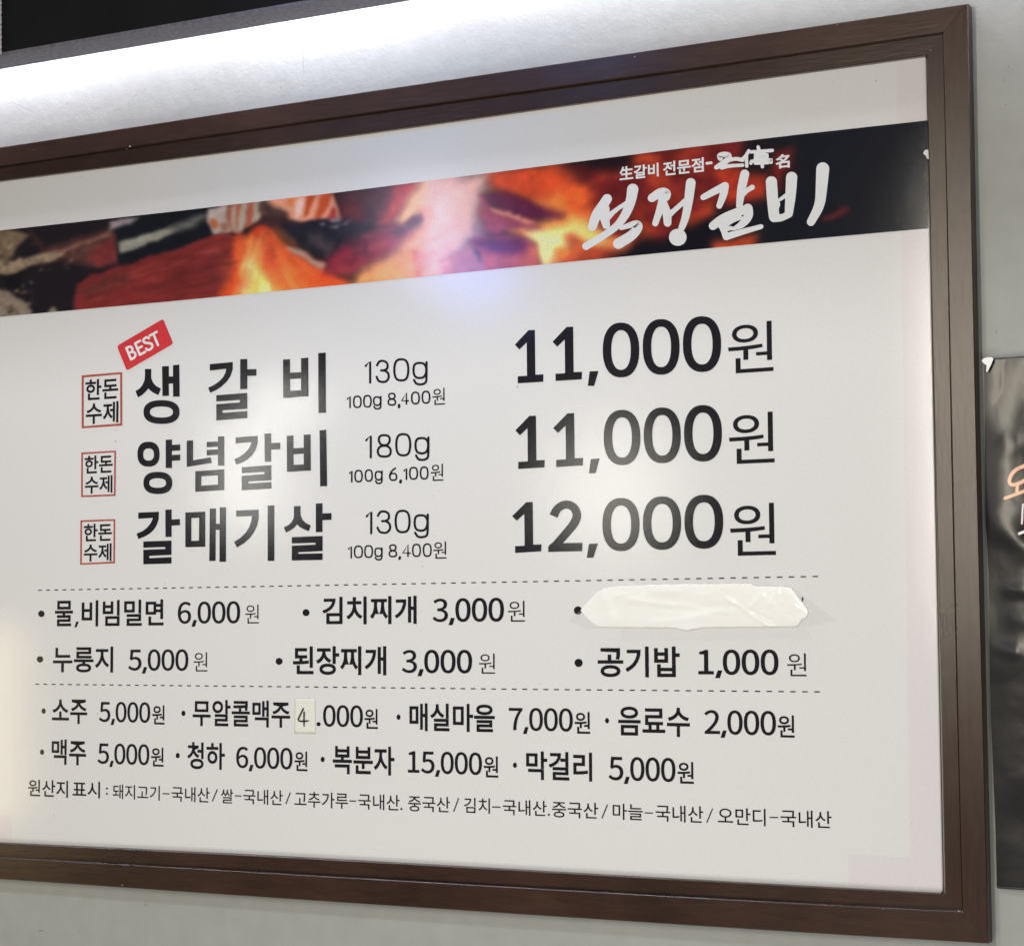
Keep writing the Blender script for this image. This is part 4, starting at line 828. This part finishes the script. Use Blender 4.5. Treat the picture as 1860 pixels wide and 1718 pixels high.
S([(950, 635), (1010, 590), (1090, 555), (1175, 520)], [28, 32, 32, 28]); S([(1185, 520), (1195, 565), (1150, 625), (1100, 650)], [34, 30, 26, 14]); S([(1010, 640), (1080, 600), (1140, 580)], [22, 14, 12]); S([(1015, 640), (1035, 700)], [20, 22], 0); S([(1040, 708), (1150, 675), (1275, 640)], [24, 20, 16], 1); S([(1020, 660), (1060, 650), (1100, 655)], [22, 16, 10], 1)
S([(1345, 338), (1352, 450), (1362, 565)], [38, 38, 36]); S([(1482, 308), (1475, 430), (1463, 545)], [38, 36, 28]); S([(1385, 470), (1450, 425)], [10, 14], 0); S([(1365, 575), (1410, 585), (1465, 555)], [36, 22, 24]); S([(1360, 540), (1385, 490)], [26, 20], 0)
S([(1692, 250), (1682, 400), (1672, 500), (1612, 608)], [44, 38, 34, 28])
i.done("calligraphy", M_white_ink, Y_none=0) if False else i.done("calligraphy", M_white_ink)
word("heading_text", "生갈비", (1125.5, 329, 1196.5, 295.5), 0.026, M_white_ink); word("heading_text", "전문점", (1204.5, 320.5, 1278.5, 286), 0.026, M_white_ink)
i = Ink(cL); i.stroke([(908, 213), (938, 209)], 9)
i.stroke([(1000, 180), (990, 160), (1030, 150), (1065, 160), (1045, 195), (1000, 225), (972, 240)], [17, 18, 18, 18, 20, 19, 15], smooth=2)
i.stroke([(1010, 240), (1060, 230), (1150, 225)], [16, 12, 12], smooth=1); i.stroke([(1050, 195), (1100, 180), (1150, 190)], [12, 13, 14], smooth=2)
i.done("heading_text", M_white_ink)
i = Ink(cL)
for q in ([(1192, 128), (1170, 165), (1148, 185)], [(1176, 165), (1178, 232)], [(1255, 102), (1260, 120)], [(1208, 136), (1350, 126)], [(1238, 152), (1236, 178)], [(1238, 154), (1318, 150), (1314, 176)], [(1238, 177), (1314, 175)], [(1206, 212), (1208, 196), (1350, 186), (1342, 206)], [(1236, 212), (1322, 208)], [(1282, 212), (1284, 236)]):
    i.stroke(q, 11.5, smooth=1 if len(q) > 2 else 0)
i.done("heading_text", M_white_ink)
word("heading_text", "名", (1040 + 1372 / 3.72, 240 + 252 / 3.72, 1040 + 1468 / 3.72, 240 + 145 / 3.72), 0.030, M_white_ink)
M_smudge, nt, b = principled("dust_speck"); b.inputs["Base Color"].default_value = (0.40, 0.37, 0.33, 1); b.inputs["Roughness"].default_value = 0.9
r2_ = random.Random(11)
for u, v, q in [(210, 802, 1.6), (940, 703, 1.8), (300, 1060, 1.0)] + [(r2_.uniform(30, 1660), r2_.uniform(430, 1500), r2_.uniform(.5, 1.0)) for _ in range(14)] + [(r2_.uniform(30, 1660), 0, r2_.uniform(.5, 1.2)) for _ in range(10)]:
    if v == 0: v = np.interp(u, [0, 620, 1240, 1681], [328, 249, 161, 101]) + r2_.uniform(4, 40)
    i = Ink(ident); i.P([(u + q * math.cos(a) * r2_.uniform(.5, 1.3), v + q * math.sin(a) * r2_.uniform(.5, 1.3)) for a in np.linspace(0, 6.28, 8)[:-1]]); i.done("dust_speck", M_smudge)
# --- pale pink border bands printed along the panel edges
def bq(pts):
    g = Geo(); g.poly([(p[0], -0.00012, p[2]) for p in (at(u, v) for u, v in pts)]); link("border_print", face_front(g.mesh("border_print")), M_pink, panel)
bq([(1637, 422), (1686.2, 417.5), (1711.0, 1618), (1652.5, 1614.5), (1652.2, 1555)])
bq([(1632, 111), (1680.5, 104.5), (1683.5, 217.5), (1628, 224), (1630, 130)])
bq([(1541, 1552.5), (1652, 1556.5), (1652.3, 1614.4), (1541, 1608.5)])
bq([(-300, 1465), (20, 1480), (22, 1526.5), (-300, 1513)])
# chip at the banner's right end
i = Ink(cF); i.P([(1752, 462), (1768, 432), (1796, 428), (1802, 512), (1785, 505), (1775, 480)]); i.done("chipped_edge", M_white_ink)

# ------------------------------------------------------------------ price sticker with handwritten 4
M_sticker = film("cream_sticker_paper", (0.76, 0.76, 0.66), (0.82, 0.82, 0.73), rough=0.45)
sc = at(554, 1300)
stk = empty("price_sticker", (sc[0], -0.001, sc[2]), label="small cream paper sticker with a handwritten 4 pasted in the upper drinks row", category="sticker")
def bent(name, quad, nx, nz, Y0, amp, mat, parent, seed=0, thick=0.00015, edge_lift=0.0):
    """paper patch with slight curl; quad = photo corners TL TR BR BL"""
    C = [at(*q) for q in quad]; g = Geo(); L = parent.location
    for j in range(nz + 1):
        for k in range(nx + 1):
            s_, t_ = k / nx, j / nz
            p = (C[0] * (1 - s_) + C[1] * s_) * (1 - t_) + (C[3] * (1 - s_) + C[2] * s_) * t_
            ee = (2 * s_ - 1) ** 4 + (2 * t_ - 1) ** 4
            y = Y0 - amp * (float(vnoise(np.array(s_ * 3.1 + seed), np.array(t_ * 3.7), 1, 5 + seed)) + edge_lift * ee)
            g.v.append((p[0] - L.x, y - L.y, p[2] - L.z))
    w = nx + 1
    for j in range(nz):
        for k in range(nx): g.f.append((j * w + k, (j + 1) * w + k, (j + 1) * w + k + 1, j * w + k + 1))
    me = g.mesh(name); o = link(name, face_front(me), mat, parent)
    for p in me.polygons: p.use_smooth = True
    md = o.modifiers.new("thickness", 'SOLIDIFY'); md.thickness = thick; md.offset = -1
    return o
bent("paper", [(536, 1268.9), (572.9, 1267.9), (573.2, 1331.6), (535, 1331.4)], 8, 12, -0.0006, 0.0003, M_sticker, stk, 3, edge_lift=0.6)
i = Ink(crop(520, 1240, 3.875))
i.stroke([(124, 180), (100, 230), (84, 264), (120, 270), (160, 266)], [4.6, 4.8, 5.0, 4.8, 4], smooth=1); i.stroke([(130, 205), (129, 250), (130, 302)], [4.8, 4.8, 4], smooth=1)
me = face_front(i.mesh("handwritten_numeral"))
for v in me.vertices: v.co.x -= stk.location.x; v.co.y += -0.0013 - stk.location.y; v.co.z -= stk.location.z
link("handwritten_numeral", me, M_ink, stk)

# ------------------------------------------------------------------ crumpled cream paper taped over one dish
M_tape, nt, b = principled("cream_crumpled_paper")
tc = noise_bump(nt, b, 60, 0.2, 0.0010, 3); mottled(nt, b, tc, (0.87, 0.855, 0.765), (0.94, 0.94, 0.915), 9, 4)
b.inputs["Roughness"].default_value = 0.42; b.inputs["Coat Weight"].default_value = 0.25; b.inputs["Coat Roughness"].default_value = 0.1
M_clear, nt, b = principled("clear_tape_film")
b.inputs["Base Color"].default_value = (0.66, 0.65, 0.64, 1); b.inputs["Alpha"].default_value = 0.11; b.inputs["Roughness"].default_value = 0.25
c9 = crop(1000, 1030, 3.444)
pc = at(1265, 1100)
tp = empty("taped_paper", (pc[0], -0.001, pc[2]), label="crumpled cream paper strip taped over the third dish of the upper row", category="paper cover")
OUT = [(190, 270), (235, 215), (285, 160), (330, 132), (420, 118), (520, 112), (640, 108), (800, 106), (1000, 102), (1250, 100), (1275, 118), (1400, 118), (1500, 122), (1530, 150), (1560, 195), (1590, 235), (1616, 280), (1600, 315), (1570, 330), (1560, 358), (1530, 372), (1400, 374), (1200, 376), (960, 378), (900, 388), (845, 398), (780, 382), (600, 378), (450, 378), (300, 376), (265, 355), (235, 325)]
xs_ = np.linspace(190, 1616, 96)
def edge(sgn):
    up = [p for p in OUT]; 
    # upper chain: from left tip to right tip; lower chain back
    k = 16
    ch = OUT[:k + 1] if sgn > 0 else [OUT[0]] + OUT[k:][::-1]
    ch = sorted(ch, key=lambda p: p[0]); return np.interp(xs_, [p[0] for p in ch], [p[1] for p in ch])
yt, yb = edge(1), edge(-1)
def segd(px, py, a, c):
    a = np.array(a, float); c = np.array(c, float); e = c - a; t = np.clip(((px - a[0]) * e[0] + (py - a[1]) * e[1]) / (e @ e), 0, 1)
    return np.hypot(px - a[0] - e[0] * t, py - a[1] - e[1] * t)
folds = [((1110, 200), (1380, 370), 12, .0040), ((1150, 240), (1390, 340), 16, -.0028), ((500, 200), (760, 240), 16, .0030), ((760, 240), (1110, 275), 18, .0026), ((650, 345), (1000, 300), 24, .0026), ((640, 150), (800, 150), 20, .0022), ((1250, 260), (1330, 170), 10, .0024), ((1380, 230), (1420, 150), 16, .0020), ((320, 150), (400, 330), 26, .0020), ((700, 260), (1100, 250), 20, -.0022), ((860, 395), (1000, 380), 10, .001)]
g = Geo(); NR = 26
for j in range(NR + 1):
    for k, x in enumerate(xs_):
        t_ = j / NR; y = yt[k] * (1 - t_) + yb[k] * t_
        h = 0.0010 * (1 - (2 * t_ - 1) ** 6) * min(1, (x - 185) / 90, (1622 - x) / 90) + 0.00015
        for a, c, wd_, am in folds:
            dd = segd(x, y, a, c); h += am * 0.38 * math.exp(-(dd / wd_) ** 2)
        h += 0.0007 * (float(fbm(np.array(x), np.array(y), 60, 77)) - .5) + 0.0006 * abs(float(fbm(np.array(x), np.array(y), 34, 91, 2)) - .5)
        u, v = c9(x, y); p = at(u, v); g.v.append((p[0] - pc[0], PRINT_Y - 0.00025 - max(h, 0.0001) + 0.001, p[2] - pc[2]))
w = len(xs_)
for j in range(NR):
    for k in range(w - 1): g.f.append((j * w + k, (j + 1) * w + k, (j + 1) * w + k + 1, j * w + k + 1))
# skirt back to the panel
rim = [k for k in range(w)] + [(j + 1) * w - 1 for j in range(1, NR)] + [NR * w + k for k in range(w)][::-1] + [j * w for j in range(1, NR)][::-1]
base_n = len(g.v)
for r_ in rim: x_, y_, z_ = g.v[r_]; g.v.append((x_, 0.001 - 0.0002, z_))
for q in range(len(rim)):
    q2 = (q + 1) % len(rim); g.f.append((rim[q], rim[q2], base_n + q2, base_n + q))
me = g.mesh("paper_strip"); o = link("paper_strip", me, M_tape, tp)
bm = bmesh.new(); bm.from_mesh(me); bmesh.ops.recalc_face_normals(bm, faces=bm.faces); 
if sum(f.normal.y for f in bm.faces) > 0: bmesh.ops.reverse_faces(bm, faces=bm.faces)
for f in bm.faces: f.smooth = True
bm.to_mesh(me); bm.free()
M_clear2 = M_clear.copy(); M_clear2.name = "clear_tape_thin"; M_clear2.node_tree.nodes["Principled BSDF"].inputs["Alpha"].default_value = 0.06
def clear(pts, Y, M_clear=M_clear):
    g = Geo(); g.poly([(p[0] - pc[0], Y + 0.001, p[2] - pc[2]) for p in (at(*c9(x, y)) for x, y in pts)])
    link("clear_tape", face_front(g.mesh("clear_tape")), M_clear, tp)
clear([(108, 338), (150, 298), (195, 268), (300, 330), (300, 386), (235, 386)], -0.0009)
clear([(1500, 112), (1600, 190), (1786, 332), (1640, 368), (1500, 376)], -0.0009)
clear([(440, 372), (1600, 372), (1640, 455), (450, 460)], -0.00095, M_clear2)
clear([(495, 78), (1320, 72), (1420, 125), (560, 122)], -0.00095, M_clear2)
bullet(1457.9, 1088, 1.6, 4.2)

# ------------------------------------------------------------------ black glossy plastic poster on the right
M_plastic, nt, b = principled("black_crinkled_plastic")
tc = noise_bump(nt, b, 18, 0.25, 0.005, 2, extra=(60, 0.2, 0.0010)); mottled(nt, b, tc, (0.010, 0.008, 0.009), (0.018, 0.016, 0.015), 14)
b.inputs["Roughness"].default_value = 0.28
M_or, nt, b = principled("peach_lettering"); b.inputs["Base Color"].default_value = (0.85, 0.50, 0.30, 1); b.inputs["Roughness"].default_value = 0.3
M_or2, nt, b = principled("brown_lettering_outline"); b.inputs["Base Color"].default_value = (0.16, 0.045, 0.03, 1); b.inputs["Roughness"].default_value = 0.3
M_tapew, nt, b = principled("white_cloth_tape"); b.inputs["Base Color"].default_value = (0.9, 0.9, 0.88, 1); b.inputs["Roughness"].default_value = 0.4
YP = WALL_Y - 0.004
kc = at(1860, 1130, YP)
pos = empty("plastic_poster", (kc[0], YP, kc[2]), label="black crinkled plastic poster with peach lettering taped to the wall right of the frame", category="poster")
LE = [(1786.5, 651), (1788, 690), (1789.3, 820), (1791, 940), (1795.5, 1040), (1797.5, 1180), (1800, 1300), (1808, 1500), (1811, 1613)]
z_top = at(1810, 650.5, YP)[2]; z_bot = at(1812, 1612.5, YP)[2]
lp = [at(u, v, YP) for u, v in LE]; lz_ = [p[2] for p in lp][::-1]; lx_ = [p[0] for p in lp][::-1]
XRp = lp[0][0] + 0.62; NXp, NZp = 200, 260
zz = np.linspace(z_top, z_bot, NZp + 1); xl = np.interp(zz, lz_, lx_)
ss = np.linspace(0, 1, NXp + 1) ** 1.6
Xg = xl[:, None] * (1 - ss)[None] + XRp * ss[None]; Zg = np.repeat(zz[:, None], NXp + 1, 1)
# slight waviness of the cut edges
def ridge(x, z, a, c, wdt, am):
    a = np.array(a, float); c = np.array(c, float); e = c - a; t = np.clip(((x - a[0]) * e[0] + (z - a[1]) * e[1]) / (e @ e), 0, 1)
    return am * np.exp(-(np.hypot(x - a[0] - e[0] * t, z - a[1] - e[1] * t) / wdt) ** 2)
Hh = 0.012 * (fbm(Xg * 1000, Zg * 1000, 130, 201, 2) - .3) + 0.0025 * (np.abs(fbm(Xg * 1000, Zg * 1000, 60, 231, 2) - .5))
def pz(u, v): p = at(u, v, YP); return (p[0], p[2])
for a, c, wdt, am in ((pz(1792, 935), pz(1870, 1000), .006, .006), (pz(1830, 805), pz(1880, 800), .007, .005), (pz(1800, 1175), pz(1845, 1182), .004, .004), (pz(1835, 1071), pz(1862, 1071), .004, .004), (pz(1845, 1125), pz(1862, 1125), .006, .004), (pz(1800, 1215), pz(1862, 1195), .012, .006), (pz(1785, 970), pz(1800, 960), .012, .004)):
    Hh += ridge(Xg, Zg, a, c, wdt * 2.0, am * .38) * (.5 + fbm(Xg * 1000, Zg * 1000, 30, 333, 2))
fade = np.clip((Xg - xl[:, None]) / 0.05, 0, 1); fade = fade * (2 - fade) * .85 + .15
Yg = -np.clip(Hh, 0.0003, 1) * fade
VV = np.stack([Xg - kc[0], Yg, Zg - kc[2]], -1).reshape(-1, 3)
idx = np.arange((NZp + 1) * (NXp + 1)).reshape(NZp + 1, NXp + 1)
FFc = np.stack([idx[:-1, :-1], idx[1:, :-1], idx[1:, 1:], idx[:-1, 1:]], -1).reshape(-1, 4)
me = bpy.data.meshes.new("plastic_sheet"); me.from_pydata(VV.tolist(), [], FFc.tolist()); me.update()
me = face_front(me)
for p in me.polygons: p.use_smooth = True
o = link("plastic_sheet", me, M_plastic, pos); md = o.modifiers.new("thickness", 'SOLIDIFY'); md.thickness = 0.0004; md.offset = -1
def poster_ink(name, strokes, mat, grow, Y):
    i = Ink(crop(1740, 820, 7.16))
    def pt(x, y, z=0.0):
        u, v = i.cr(x, y); p = at(u, v, YP); jj = (p[2] - z_top) / (z_bot - z_top) * NZp; j0 = int(np.clip(jj, 0, NZp - 1))
        k0 = int(np.clip(np.searchsorted(Xg[j0], p[0]) - 1, 0, NXp - 1)); y_ = Yg[max(j0 - 1, 0):j0 + 3, max(k0 - 1, 0):k0 + 3].min()
        return (p[0] - kc[0], y_ - Y - z, p[2] - kc[2])
    i.pt = pt
    for pts, r, cl, sm in strokes: i.stroke(pts, [q + grow for q in r] if hasattr(r, '__len__') else r + grow, smooth=sm, closed=cl)
    link(name, face_front(i.mesh(name)), mat, pos)
OH = [([(870, 190), (780, 230), (715, 290), (680, 370), (690, 430), (740, 440), (830, 410), (920, 350), (980, 280), (980, 210), (930, 180)], 26, True, 2), ([(790, 430), (785, 480), (782, 530)], 23, False, 1), ([(632, 610), (740, 570), (860, 525), (1100, 430)], 24, False, 1)]
poster_ink("letter_outline", OH, M_or2, 8, 0.0004)
poster_ink("peach_letter", OH, M_or, -3, 0.0009)
WH = [([(862, 690), (855, 800), (850, 940)], 14, False, 1), ([(820, 1070), (880, 1045), (1000, 1000)], 20, False, 1), ([(862, 700), (960, 660)], 14, False, 0)]
poster_ink("letter_outline", WH, M_or2, 6, 0.0004)
poster_ink("white_letter", WH, M_tapew, -3, 0.0009)
g = Geo(); cT = crop(1740, 620, 7.16)
g.poly([(p[0] - kc[0], -0.0055, p[2] - kc[2]) for p in (at(*cT(x, y), YP) for x, y in ((325, 258), (350, 232), (400, 215), (455, 214), (478, 235), (460, 285), (430, 350), (400, 405), (385, 400), (392, 320), (350, 292)))])
tw = link("corner_tape", face_front(g.mesh("corner_tape")), M_tapew, pos); md = tw.modifiers.new("thickness", 'SOLIDIFY'); md.thickness = 0.0006; md.offset = -1
